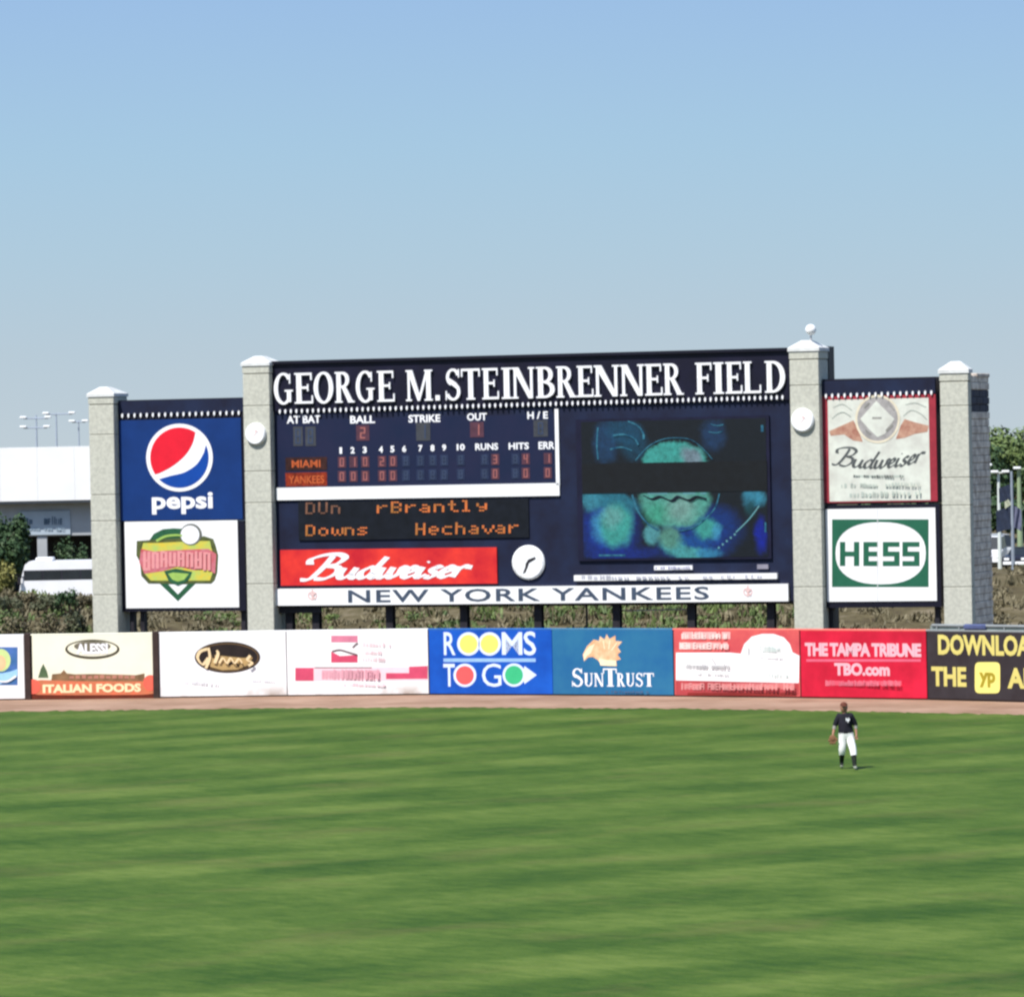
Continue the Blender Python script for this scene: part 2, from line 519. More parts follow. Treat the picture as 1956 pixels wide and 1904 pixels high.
def dirty(name, rgb, dirt=(0.30, 0.22, 0.16), top=0.5, amt=0.8):
    m = mat(name, rgb, 0.55, 0.05, 0.7)
    nt = m.node_tree; p = nt.nodes['Principled BSDF']
    src = p.inputs['Base Color'].links[0].from_socket
    tc = nt.nodes.new('ShaderNodeTexCoord'); sx = nt.nodes.new('ShaderNodeSeparateXYZ'); nt.links.new(tc.outputs['Object'], sx.inputs[0])
    n = nt.nodes.new('ShaderNodeTexNoise'); n.inputs['Scale'].default_value = 0.8; n.inputs['Detail'].default_value = 7; nt.links.new(tc.outputs['Object'], n.inputs['Vector'])
    mr = nt.nodes.new('ShaderNodeMapRange'); mr.inputs['From Min'].default_value = top; mr.inputs['From Max'].default_value = 0.05; nt.links.new(sx.outputs['Z'], mr.inputs['Value'])
    m2 = nt.nodes.new('ShaderNodeMapRange'); m2.inputs['From Min'].default_value = 0.46; m2.inputs['From Max'].default_value = 0.66; m2.inputs['To Max'].default_value = amt; nt.links.new(n.outputs['Fac'], m2.inputs['Value'])
    ml = nt.nodes.new('ShaderNodeMath'); ml.operation = 'MULTIPLY'; nt.links.new(mr.outputs[0], ml.inputs[0]); nt.links.new(m2.outputs[0], ml.inputs[1])
    mx = nt.nodes.new('ShaderNodeMix'); mx.data_type = 'RGBA'; nt.links.new(ml.outputs[0], mx.inputs['Factor']); nt.links.new(src, mx.inputs['A']); mx.inputs['B'].default_value = (*dirt, 1)
    nt.links.new(mx.outputs['Result'], p.inputs['Base Color'])
    return m

# ------------------------------------------------------------------ materials
M_WHITE = mat('white_panel', (0.80, 0.80, 0.80), 0.5, 0.05, 0.7)
M_CREAM = mat('cream_panel', (0.80, 0.78, 0.62), 0.5, 0.05, 0.7)
M_NAVY = mat('navy_panel', lin(24, 28, 62, 0.6), 0.6, 0.25, 0.8, rgb2=lin(28, 42, 78, 0.6))
M_NAVYDK = mat('dark_navy_metal', lin(22, 20, 44, 0.5), 0.5, 0.2, 1)
M_HEAD = mat('header_navy', lin(20, 18, 46, 0.6), 0.5, 0.25, 1)
M_BLACK = mat('black_metal', (0.018, 0.016, 0.022), 0.6, 0.3, 3)
M_LETW = mat('white_letters', (0.82, 0.82, 0.84), 0.4, 0.03, 3)
M_STONE = mat('cast_stone', lin(203, 203, 190, 0.76), 0.9, 0.07, 7.0, bump=0.7, rgb2=lin(212, 212, 198, 0.83))
M_STONE2 = mat('side_stone', lin(196, 180, 170, 0.8), 0.9, 0.25, 2.2, bump=0.4, rgb2=lin(206, 198, 186, 0.9))
M_JOINT = mat('mortar', lin(165, 160, 146, 0.6), 0.95, 0.15, 3)
M_PCAP = mat('cap_stone', (0.60, 0.61, 0.60), 0.8, 0.12, 3, bump=0.3)
M_CAP = mat('white_cap', (0.82, 0.83, 0.83), 0.6, 0.04, 2)
M_RED = mat('banner_red', lin(218, 28, 44, 0.85), 0.5, 0.12, 1.2)
M_GREYTXT = mat('slate_lettering', lin(70, 84, 104, 0.8), 0.5, 0.15, 4)
# ------------------------------------------------------------------ ground
def wall_base(u):
    K = [(-700, 1347), (0, 1337), (310, 1333), (560, 1329.5), (820, 1327), (1055, 1328), (1290, 1330), (1530, 1333), (1772, 1336.5), (1956, 1341), (2700, 1362)]
    for (a, p), (b, q) in zip(K, K[1:]):
        if u <= b: return p + (q - p) * (u - a) / (b - a)
    return K[-1][1]
def track_edge(u):
    K = [(-700, 1368), (0, 1358), (500, 1352), (900, 1350), (1300, 1352.5), (1600, 1357), (1956, 1364), (2700, 1390)]
    for (a, p), (b, q) in zip(K, K[1:]):
        if u <= b: return p + (q - p) * (u - a) / (b - a)
    return K[-1][1]

def sstep(a, b, x):
    t = min(1, max(0, (x - a) / (b - a))); return t * t * (3 - 2 * t)
def terrain_h(x, y):
    if y < 196: return -0.02
    h = 2.5 * sstep(204, 233, y) * (1 - sstep(240, 262, y))
    h *= 1 + 0.16 * math.sin(x * 0.21 + 1.3) + 0.08 * math.sin(x * 0.53 + y * 0.3)
    if x < -12: h *= 1 - 0.15 * sstep(12, 22, -x)
    return h - 0.02
xs = [-3000, -1200, -500, -250, -120, -80] + [-60 + 2 * i for i in range(61)] + [80, 120, 250, 500, 1200, 3000]
ys = [-300, -50, 60, 150, 196] + [200 + 2.2 * i for i in range(30)] + [270, 300, 400, 600, 1000, 2500, 9000]
mb = MB()
vs = [(x, y, terrain_h(x, y)) for y in ys for x in xs]
nx = len(xs)
mb.add(vs, [(j * nx + i, j * nx + i + 1, (j + 1) * nx + i + 1, (j + 1) * nx + i) for j in range(len(ys) - 1) for i in range(nx - 1)])
# dry bank and lot material
def ground_mat():
    m = bpy.data.materials.new('dry_ground'); m.use_nodes = True; nt = m.node_tree; p = nt.nodes['Principled BSDF']
    p.inputs['Roughness'].default_value = 0.95; p.inputs['Specular IOR Level'].default_value = 0.1
    tc = nt.nodes.new('ShaderNodeTexCoord')
    n = nt.nodes.new('ShaderNodeTexNoise'); n.inputs['Scale'].default_value = 0.55; n.inputs['Detail'].default_value = 9; n.inputs['Roughness'].default_value = 0.72
    nt.links.new(tc.outputs['Object'], n.inputs['Vector'])
    r = nt.nodes.new('ShaderNodeValToRGB'); e = r.color_ramp.elements
    e[0].position = 0.3; e[0].color = (*lin(82, 70, 58, 0.5), 1); e[1].position = 0.72; e[1].color = (*lin(176, 162, 138, 0.5), 1)
    x = e.new(0.5); x.color = (*lin(124, 114, 84, 0.5), 1)
    nt.links.new(n.outputs['Fac'], r.inputs['Fac']); nt.links.new(r.outputs['Color'], p.inputs['Base Color'])
    b = nt.nodes.new('ShaderNodeBump'); b.inputs['Distance'].default_value = 0.3; b.inputs['Strength'].default_value = 0.6
    nt.links.new(n.outputs['Fac'], b.inputs['Height']); nt.links.new(b.outputs['Normal'], p.inputs['Normal'])
    return m
setp(mb.build('ground', ground_mat(), smooth=True), 'dry brown bank and lot beyond the outfield wall', kind='structure')

# outfield grass
def grass_mat():
    m = bpy.data.materials.new('mown_grass'); m.use_nodes = True; nt = m.node_tree; p = nt.nodes['Principled BSDF']
    p.inputs['Roughness'].default_value = 0.8; p.inputs['Specular IOR Level'].default_value = 0.15
    N = nt.nodes.new; LK = nt.links.new
    tc = N('ShaderNodeTexCoord')
    rot = N('ShaderNodeMapping'); rot.inputs['Rotation'].default_value = (0, 0, math.radians(-40)); LK(tc.outputs['Object'], rot.inputs['Vector'])
    def noise(sx, sy, det, rough=0.55, src=rot):
        mp = N('ShaderNodeMapping'); mp.inputs['Scale'].default_value = (sx, sy, 1); LK(src.outputs[0], mp.inputs['Vector'])
        n = N('ShaderNodeTexNoise'); n.inputs['Scale'].default_value = 1.0; n.inputs['Detail'].default_value = det; n.inputs['Roughness'].default_value = rough
        LK(mp.outputs[0], n.inputs['Vector']); return n.outputs['Fac']
    def math_(op, a, b=None, c=None):
        q = N('ShaderNodeMath'); q.operation = op
        for i, t in enumerate((a, b, c)):
            if t is None: continue
            if isinstance(t, (int, float)): q.inputs[i].default_value = t
            else: LK(t, q.inputs[i])
        return q.outputs[0]
    sep = N('ShaderNodeSeparateXYZ'); LK(rot.outputs[0], sep.inputs[0])
    wob = noise(0.02, 0.05, 3)
    # mowing bands, run along rotated x, period about 6 m, soft edges
    yy = math_('MULTIPLY_ADD', wob, 9.0, sep.outputs['Y'])
    def soft(q, per, amp):
        q = math_('SINE', math_('MULTIPLY', q, 2 * math.pi / per))
        q = math_('MINIMUM', math_('MAXIMUM', math_('MULTIPLY', q, 1.8), -1.0), 1.0)
        return math_('MULTIPLY', q, amp)
    xx = math_('MULTIPLY_ADD', noise(0.05, 0.03, 3), 9.0, sep.outputs['X'])
    s1 = math_('ADD', soft(yy, 5.4, 0.42), soft(xx, 7.4, 0.34))
    streak = noise(0.15, 0.33, 6, 0.68)
    patch = noise(0.05, 0.07, 4)
    fine = noise(2.6, 0.9, 6, 0.75)
    blades = noise(14, 22, 3, 0.8)
    v = math_('MULTIPLY', s1, math_('MULTIPLY', math_('SUBTRACT', patch, 0.22), 0.95))
    v = math_('MULTIPLY_ADD', math_('SUBTRACT', streak, 0.5), 1.25, v)
    v = math_('MULTIPLY_ADD', math_('SUBTRACT', fine, 0.5), 1.5, v)
    v = math_('MULTIPLY_ADD', math_('SUBTRACT', blades, 0.5), 1.2, v)
    v = math_('ADD', v, 0.5)
    r = N('ShaderNodeValToRGB'); e = r.color_ramp.elements
    e[0].position = 0.0; e[0].color = (*lin(62, 104, 20, GK), 1); e[1].position = 1.0; e[1].color = (*lin(138, 164, 72, GK), 1)
    x = e.new(0.5); x.color = (*lin(100, 134, 44, GK), 1)
    LK(v, r.inputs['Fac'])
    # yellowish worn patches
    mix = N('ShaderNodeMix'); mix.data_type = 'RGBA'
    worn = noise(0.16, 0.28, 5, 0.65)
    LK(math_('MULTIPLY', math_('MAXIMUM', math_('SUBTRACT', worn, 0.53), 0.0), 2.2), mix.inputs['Factor'])
    LK(r.outputs['Color'], mix.inputs['A']); mix.inputs['B'].default_value = (*lin(146, 142, 82, GK), 1)
    LK(mix.outputs['Result'], p.inputs['Base Color'])
    b = N('ShaderNodeBump'); b.inputs['Distance'].default_value = 0.03; b.inputs['Strength'].default_value = 0.5
    LK(blades, b.inputs['Height']); LK(b.outputs['Normal'], p.inputs['Normal'])
    return m
GK = 0.43
us = [-700 + 100 * i for i in range(35)]
edge = [G(u, track_edge(u), 0.0) for u in us]
base = [G(u, wall_base(u), 0.0) for u in us]
mb = MB()
mb.add([(-70, 20, 0), (70, 20, 0)] + [tuple(p) for p in edge], [])
n = len(edge)
fs = []
for i in range(n - 1):
    fs.append((i + 2, i + 3, 0)) if False else None
vs = []
for p in edge:
    vs += [(p.x, p.y, 0.0), (p.x, 20, 0.0)]
mb = MB(); mb.add(vs, [(2 * i + 1, 2 * i + 3, 2 * i + 2, 2 * i) for i in range(n - 1)])
setp(mb.build('grass_field', grass_mat()), 'mown green outfield grass with diagonal stripes', kind='structure')
vs = []
for p, q in zip(edge, base):
    vs += [(q.x, q.y + 0.6, 0.004), (p.x, p.y - 0.4, 0.004)]
mb = MB()
# ragged inner edge of the track
rnd = random.Random(5)
for i, (p, q) in enumerate(zip(edge, base)): pass
E = []
for i in range(n - 1):
    for k in range(12):
        t = k / 12
        a = edge[i].lerp(edge[i + 1], t); b = base[i].lerp(base[i + 1], t)
        E.append((a.x, a.y - 0.3 + rnd.uniform(-0.45, 0.45), b.x, b.y + 0.6))
vs = []
for a in E: vs += [(a[2], a[3], 0.004), (a[0], a[1], 0.004)]
mb.add(vs, [(2 * i + 1, 2 * i + 3, 2 * i + 2, 2 * i) for i in range(len(E) - 1)])
setp(mb.build('warning_track', mat('track_clay', lin(190, 152, 126, 0.53), 0.95, 0.12, 0.35, bump=0.4, spec=0.1, rgb2=lin(206, 170, 146, 0.58))), 'reddish clay warning track along the outfield wall', kind='structure')

# ------------------------------------------------------------------ scoreboard plane
pL = ((530 - 978) / F * 199.6, 199.6); pR = ((1508 - 978) / F * 192.5, 192.5)
B = Face(pL, pR)

def sloc(u, v): return B.loc(u, v)[0]
def zloc(u, v): return B.loc(u, v)[1]

# --- main scoreboard
SB = Thing(B, sloc(1010, 930), 'scoreboard', 'huge navy ballpark scoreboard topped by the large white field name', 'scoreboard')
t = SB
top = 689; bot = 1152
s0, s1 = sloc(529, 930) - t.s0 - 0.35, sloc(1507, 930) - t.s0 + 0.35
zt = zloc(1010, 689); zb = zloc(1010, 1152)
mb = MB(); mb.box(s0, s1, 0.0, 1.4, zb, zt - 0.0)
mb.build('cabinet', M_NAVY, t.e)
mb = MB(); mb.box(s0, s1, -0.10, -0.002, zloc(1010, 775), zt + 0.12)
mb.build('header_panel', M_HEAD, t.e)
mb = MB(); mb.box(s0, s1, -0.22, 1.5, zt + 0.12, zt + 0.24)
mb.build('top_flashing', M_NAVYDK, t.e)
# header letters, left edge and right edge of every letter as measured
kz = lambda z, o: (o + z / 1.5046) / 1.9632
HL = [('G', 262, 368, 860), ('E', 378, 482, 860), ('O', 486, 596, 860), ('R', 606, 716, 860), ('G', 724, 828, 860), ('E', 844, 942, 860),
      ('M', 1006, 1156, 860), ('.', 1172, 1196, 860), ('S', 1230, 1312, 860), ('T', 1318, 1424, 860), ('E', 1436, 1530, 860), ('I', 1546, 1602, 860),
      ('N', 1604, 1732, 860), ('B', 236, 340, 1860), ('R', 350, 464, 1860), ('E', 466, 558, 1860), ('N', 562, 706, 1860), ('N', 710, 846, 1860),
      ('E', 850, 948, 1860), ('R', 954, 1068, 1860), ('F', 1134, 1226, 1860), ('I', 1236, 1294, 1860), ('E', 1304, 1398, 1860), ('L', 1404, 1504, 1860), ('D', 1526, 1640, 1860)]
zc0, zc1 = zloc(1010, 761.0), zloc(1010, 701.5)
for ch, a, b, o in HL:
    ua, ub = kz(a, o), kz(b, o)
    a_, b_ = sloc(ua, 730) - t.s0, sloc(ub, 730) - t.s0
    z1 = zc0 + (zc1 - zc0) * (0.17 if ch == '.' else 1)
    pl = fit(serif(ch), a_, b_, zc0, zc1)
    t.flat('letter', pl, M_LETW, 0.22, 0.10, world=True)
# bunting-like row of small white studs under the header
def studs(t, u0, v0, u1, v1, n, off, w=3.7, h=9.5):
    proto = None
    for i in range(n):
        f = (i + 0.5) / n
        u = u0 + (u1 - u0) * f; v = v0 + (v1 - v0) * f
        s_, z_ = B.loc(u, v)
        if proto is None:
            hw, hh = w / 2 / 48.5, h / 2 / 48.5
            mb = MB(); mb.poly([(-hw, hh * 0.55), (-hw, -hh * 0.3), (0, -hh), (hw, -hh * 0.3), (hw, hh * 0.55), (0, hh)], -0.05, (), 0.05)
            proto = mb.build('stud', M_LETW, t.e)
            o = proto
        else:
            o = proto.copy(); COL.objects.link(o); o.parent = t.e
        o.location = (s_ - t.s0, -off, z_)
studs(SB, 532, 786.5, 1502, 759.0, 92, 0.12)

# line score section
t.box('line_score_panel', 531, 797, 1062, 928, 0.05, 0.0, mat('line_panel', lin(22, 38, 76, 0.8), 0.5, 0.3, 0.5, rgb2=lin(30, 34, 66, 0.8)))
t.box('white_ledge', 529, 927, 1070, 951, 0.09, 0.0, M_WHITE)
t.box('white_side_bar', 1062, 781, 1069, 927, 0.09, 0.0, M_WHITE)
z9 = Z(1.7158, 1000, 1480, 0)
t.z = z9
for txt, a, b, y0, y1 in [('AT BAT', 132, 350, 134, 184), ('BALL', 540, 700, 134, 184), ('STRIKE', 915, 1120, 128, 178), ('OUT', 1292, 1420, 118, 166), ('H / E', 1680, 1812, 108, 156),
                          ('RUNS', 1345, 1492, 312, 356), ('HITS', 1560, 1690, 308, 352), ('ERR', 1752, 1856, 302, 350)]:
    lettering(t, 'heading_lettering', txt, a, y0, b, y1, M_LETW, 0.056, 0.03)
for txt, x in zip('1 2 3 4 5 6 7 8 9 10'.split(), (480, 556, 634, 738, 812, 888, 993, 1070, 1145, 1252)):
    wd = 13 if txt != '10' else 26
    if txt == '1': wd = 8
    yb = 380 - (x - 480) * 0.028
    lettering(t, 'inning_number', txt, x - wd, yb - 42, x + wd, yb, M_LETW, 0.056, 0.04)
M_CELLR = mat('dim_red_cell', lin(88, 52, 66, 0.8), 0.4, 0.2, 3, spec=0.5)
M_CELLB = mat('unlit_cell', lin(34, 46, 78, 0.8), 0.4, 0.2, 3, spec=0.5)
M_CELLG = mat('grey_cell', lin(66, 68, 74, 0.8), 0.4, 0.2, 3, spec=0.5)
M_DIG = mat('lit_digit', lin(150, 92, 88), 0.5, 0.1, 3, emit=0.05)
M_DIGD = mat('unlit_digit', lin(54, 66, 90), 0.5, 0.1, 3)
def seg(t, cx, y0, y1, w, digit, m, off):
    segs = {'0': 'abcdef', '1': 'bc', '2': 'abged', '3': 'abgcd', '4': 'fgbc', '5': 'afgcd', '8': 'abcdefg'}[digit]
    h = (y1 - y0); k = w * 0.26; x0, x1 = cx - w / 2, cx + w / 2; ym = (y0 + y1) / 2
    Q = {'a': quad(x0, y0, x1, y0 + k), 'g': quad(x0, ym - k / 2, x1, ym + k / 2), 'd': quad(x0, y1 - k, x1, y1), 'f': quad(x0, y0, x0 + k, ym), 'b': quad(x1 - k, y0, x1, ym), 'e': quad(x0, ym, x0 + k, y1), 'c': quad(x1 - k, ym, x1, y1)}
    return t.flat('digit', [Q[c] for c in segs], m, off, 0.002)
cols = [(488, 1, '0'), (562, 1, '1'), (638, 1, '0'), (746, 1, '2'), (816, 1, '0'), (900, 0, '8'), (993, 0, '8'), (1072, 0, '8'), (1146, 0, '8'), (1252, 0, '8'), (1406, 0, '8'), (1474, 1, '3'), (1604, 0, '8'), (1670, 1, '4'), (1812, 1, '1')]
for x, lit, dg in cols:
    for r, (ya, yb) in enumerate(((398, 470), (490, 562))):
        dy = -(x - 480) * 0.018
        t.box('digit_cell', x - 26, ya + dy, x + 26, yb + dy, 0.062, 0.048, M_CELLR if lit else M_CELLB)
        seg(t, x, ya + 8 + dy, yb - 8 + dy, 26, dg if (r == 0 or dg == '8') else '0', M_DIG if lit else M_DIGD, 0.07)
for x0, x1, y0, y1, m, dg in [(175, 236, 205, 330, M_CELLG, '8'), (252, 320, 205, 330, M_CELLG, '8'), (580, 664, 196, 296, M_CELLR, '2'), (965, 1056, 180, 296, M_CELLG, '1'), (1312, 1400, 176, 274, M_CELLR, '1'), (1720, 1812, 164, 270, M_CELLG, '8')]:
    t.box('count_cell', x0, y0, x1, y1, 0.062, 0.048, m)
    seg(t, (x0 + x1) / 2, y0 + 14, y1 - 14, 34, dg, M_DIG if m is M_CELLR else M_DIGD, 0.07)
M_TEAM = mat('team_cell', lin(60, 34, 30, 0.8), 0.4, 0.4, 4)
M_TEAML = mat('amber_lettering', lin(190, 92, 48, 0.8), 0.5, 0.2, 2, emit=0.1)
t.box('team_cell', 125, 402, 392, 486, 0.062, 0.048, M_TEAM); t.box('team_cell', 125, 500, 392, 588, 0.062, 0.048, mat('team_cell_lit', lin(140, 48, 24, 0.8), 0.4, 0.4, 6))
lettering(t, 'lettering', 'MIAMI', 165, 420, 350, 468, M_TEAML, 0.07, 0.02)
lettering(t, 'lettering', 'YANKEES', 145, 520, 374, 572, M_TEAML, 0.07, 0.02)

# message board, dot matrix
t.z = Z(1.6862, 1000, 1800, 0)
t.box('message_screen', 205, 128, 1660, 372, 0.06, 0.0, mat('message_black', lin(22, 26, 36, 0.6), 0.45, 0.35, 2))
M_AMB = mat('amber_led', lin(196, 130, 66), 0.5, 0.45, 1.6, emit=0.2, rgb2=lin(206, 108, 56))
M_AMB2 = mat('dim_led', lin(120, 84, 66), 0.5, 0.3, 2, emit=0.15)
FONT5 = {'D': '1110 1001 1001 1001 1001 1001 1110', 'o': '0000 0000 0110 1001 1001 1001 0110', 'w': '00000 00000 10001 10101 10101 10101 01010', 'n': '0000 0000 1110 1001 1001 1001 1001', 's': '0000 0000 0111 1000 0110 0001 1110',
 'H': '1001 1001 1001 1111 1001 1001 1001', 'e': '0000 0000 0110 1001 1111 1000 0110', 'c': '0000 0000 0111 1000 1000 1000 0111', 'h': '1000 1000 1110 1001 1001 1001 1001', 'a': '0000 0000 0110 0001 0111 1001 0111',
 'v': '00000 00000 10001 10001 01010 01010 00100', 'r': '0000 0000 1011 1100 1000 1000 1000', 'B': '1110 1001 1001 1110 1001 1001 1110', 't': '0100 0100 1110 0100 0100 0100 0011', 'l': '110 010 010 010 010 010 111', 'y': '0000 0000 1001 1001 0111 0001 0110',
 'U': '1001 1001 1001 1001 1001 1001 0110', 'i': '010 000 110 010 010 010 111', 'f': '0011 0100 1110 0100 0100 0100 0100'}
def matrix(t, txt, u0, v0, ch, h, m, slope=0.0):
    """one object per word: every lit dot a small square lamp"""
    c = h / 7.0; x = u0
    for k in txt:
        if k == ' ': x += ch; continue
        pl = []
        for r, row in enumerate(FONT5[k].split()):
            for q, b in enumerate(row):
                if b == '1':
                    xx = x + q * ch / 5.2; yy = v0 + r * c + slope * (x - u0)
                    pl.append(quad(xx, yy, xx + ch / 5.2 * 0.86, yy + c * 0.86))
        t.flat('led_letter', pl, m, 0.066, 0.002)['kind'] = 'stuff'
        x += ch
matrix(t, 'DUn', 250, 142, 80, 74, M_AMB2, -0.02)
matrix(t, 'rBrantly', 700, 138, 90, 72, M_AMB, -0.02)
matrix(t, 'Downs', 250, 284, 82, 70, M_AMB, -0.02)
matrix(t, 'Hechavar', 945, 272, 84, 76, M_AMB, -0.02)

# beer banner
a = t.rect(92, 433, 1460, 660)
t.box('beer_banner', 92, 433, 1460, 660, 0.08, 0.0, mat('beer_red', lin(206, 30, 46, 0.9), 0.45, 0.15, 0.6, rgb2=lin(236, 62, 48, 0.9)), label='red beer banner with white script')
script_on(t, 'script_lettering', 'Budweiser', 215, 452, 1310, 636, M_LETW, 0.09, 0.16, 0.46)
# round clock on the board
t.z = None
def disc(t, name, u, v, r, off, depth, m):
    s_, z_ = B.loc(u, v); rr = r / 48.5
    mb = MB(); mb.lathe([(0.001, -depth), (rr * 0.9, -depth), (rr, -depth + 0.05), (rr, 0)], (s_ - t.s0, -off, z_), 32, 'y')
    return mb.build(name, m, t.e), s_ - t.s0, z_, rr
_, cs, cz, cr = disc(t, 'clock', 1010.5, 1074, 33, 0.0, 0.14, M_CAP)
mb = MB()
mb.poly([(cs - 0.03, cz - 0.24), (cs + 0.05, cz - 0.02), (cs + 0.34, cz + 0.14), (cs + 0.30, cz + 0.22), (cs + 0.02, cz + 0.12), (cs - 0.09, cz - 0.04), (cs - 0.12, cz - 0.22)], -0.15, (), 0.01)
mb.poly([(cs - 0.22, cz - 0.44), (cs - 0.10, cz - 0.38), (cs - 0.03, cz - 0.2), (cs - 0.12, cz - 0.2)], -0.152, (), 0.01)
mb.build('clock_hand', M_BLACK, t.e)
for k in range(12):
    ang = k * math.pi / 6
    mb = MB(); c_, s_ = math.cos(ang), math.sin(ang)
    q = [(0.56, -0.012), (0.62, -0.012), (0.62, 0.012), (0.56, 0.012)]
    mb.poly([(cs + c_ * a - s_ * b, cz + s_ * a + c_ * b) for a, b in q], -0.143, (), 0.002)
    mb.build('clock_mark', mat('grey_mark', (0.45, 0.46, 0.48), 0.6), t.e)

# video screen
z6 = Z(2.4148, 2150, 1540, 0)
t.z = z6
t.box('video_frame', 40, 60, 1790, 1350, 0.10, 0.0, mat('video_navy', lin(26, 26, 58, 0.55), 0.5, 0.3, 1))
def vmat(n, c, k=0.22, c2=None, sc=4.5): return mat(n, lin(*c, 0.62), 0.4, 0.35, sc, emit=k, rgb2=lin(*c2, 0.62) if c2 else None)
V0 = vmat('video_black', (20, 30, 38), 0.1, (20, 30, 48)); V1 = vmat('video_teal', (66, 160, 140), 0.35, (104, 168, 160)); V2 = vmat('video_blue', (14, 46, 122), 0.3, (18, 60, 140)); V3 = vmat('video_pale', (120, 176, 182), 0.35, (90, 150, 160), 5); V4 = vmat('video_steel', (30, 88, 124), 0.25, (64, 130, 150), 5); VB = mat('video_band', lin(16, 22, 28, 0.5), 0.6, 0.3, 3)
def screen_mat(blobs):
    m = bpy.data.materials.new('video_image'); m.use_nodes = True; nt = m.node_tree; p = nt.nodes['Principled BSDF']
    N = nt.nodes.new; K = nt.links.new
    tc = N('ShaderNodeTexCoord')
    n1 = N('ShaderNodeTexNoise'); n1.inputs['Scale'].default_value = 1.5; n1.inputs['Detail'].default_value = 6; n1.inputs['Roughness'].default_value = 0.7; K(tc.outputs['Object'], n1.inputs['Vector'])
    sb = N('ShaderNodeVectorMath'); sb.operation = 'SUBTRACT'; K(n1.outputs['Color'], sb.inputs[0]); sb.inputs[1].default_value = (0.5, 0.5, 0.5)
    sc_ = N('ShaderNodeVectorMath'); sc_.operation = 'SCALE'; sc_.inputs['Scale'].default_value = 0.62; K(sb.outputs[0], sc_.inputs[0])
    ad = N('ShaderNodeVectorMath'); ad.operation = 'ADD'; K(tc.outputs['Object'], ad.inputs[0]); K(sc_.outputs[0], ad.inputs[1])
    cur = None
    base = N('ShaderNodeRGB'); base.outputs[0].default_value = (*lin(16, 22, 32, 0.5), 1); cur = base.outputs[0]
    for (cx_, cy_, rx_, ry_, rot_, soft_, c_, a_) in blobs:
        x, z = t.pt(cx_, cy_); sx_ = rx_ / 2.4148 / 1.963 / 48.5; sz_ = ry_ / 2.4148 / 1.963 / 48.5
        v1 = N('ShaderNodeVectorMath'); v1.operation = 'SUBTRACT'; K(ad.outputs[0], v1.inputs[0]); v1.inputs[1].default_value = (x, 0, z)
        mp = N('ShaderNodeMapping'); mp.vector_type = 'TEXTURE'; mp.inputs['Rotation'].default_value = (0, math.radians(rot_), 0); mp.inputs['Scale'].default_value = (sx_, 1e4, sz_); K(v1.outputs[0], mp.inputs['Vector'])
        ln = N('ShaderNodeVectorMath'); ln.operation = 'LENGTH'; K(mp.outputs[0], ln.inputs[0])
        mr = N('ShaderNodeMapRange'); mr.interpolation_type = 'SMOOTHSTEP'; mr.inputs['From Min'].default_value = 1 + soft_; mr.inputs['From Max'].default_value = 1 - soft_; mr.inputs['To Max'].default_value = a_; K(ln.outputs['Value'], mr.inputs['Value'])
        mx = N('ShaderNodeMix'); mx.data_type = 'RGBA'; K(mr.outputs[0], mx.inputs['Factor']); K(cur, mx.inputs['A']); mx.inputs['B'].default_value = (*lin(*c_, 0.75), 1); cur = mx.outputs['Result']
    n2 = N('ShaderNodeTexNoise'); n2.inputs['Scale'].default_value = 5.5; n2.inputs['Detail'].default_value = 6; n2.inputs['Roughness'].default_value = 0.75; K(tc.outputs['Object'], n2.inputs['Vector'])
    mr = N('ShaderNodeMapRange'); mr.inputs['From Min'].default_value = 0.3; mr.inputs['From Max'].default_value = 0.7; mr.inputs['To Min'].default_value = 0.42; mr.inputs['To Max'].default_value = 1.0; K(n2.outputs['Fac'], mr.inputs['Value'])
    ml = N('ShaderNodeVectorMath'); ml.operation = 'SCALE'; K(cur, ml.inputs[0]); K(mr.outputs[0], ml.inputs['Scale'])
    K(ml.outputs[0], p.inputs['Base Color']); K(ml.outputs[0], p.inputs['Emission Color']); p.inputs['Emission Strength'].default_value = 0.16; p.inputs['Roughness'].default_value = 0.4
    return m
def fl(pl, m, o):
    if all(len(q) == 4 for q in pl): return t.flat('screen_line', pl, m, o, 0.001)
TE, BU, PA, ST, CY = (62, 160, 150), (10, 46, 140), (128, 178, 180), (30, 96, 130), (64, 150, 190)
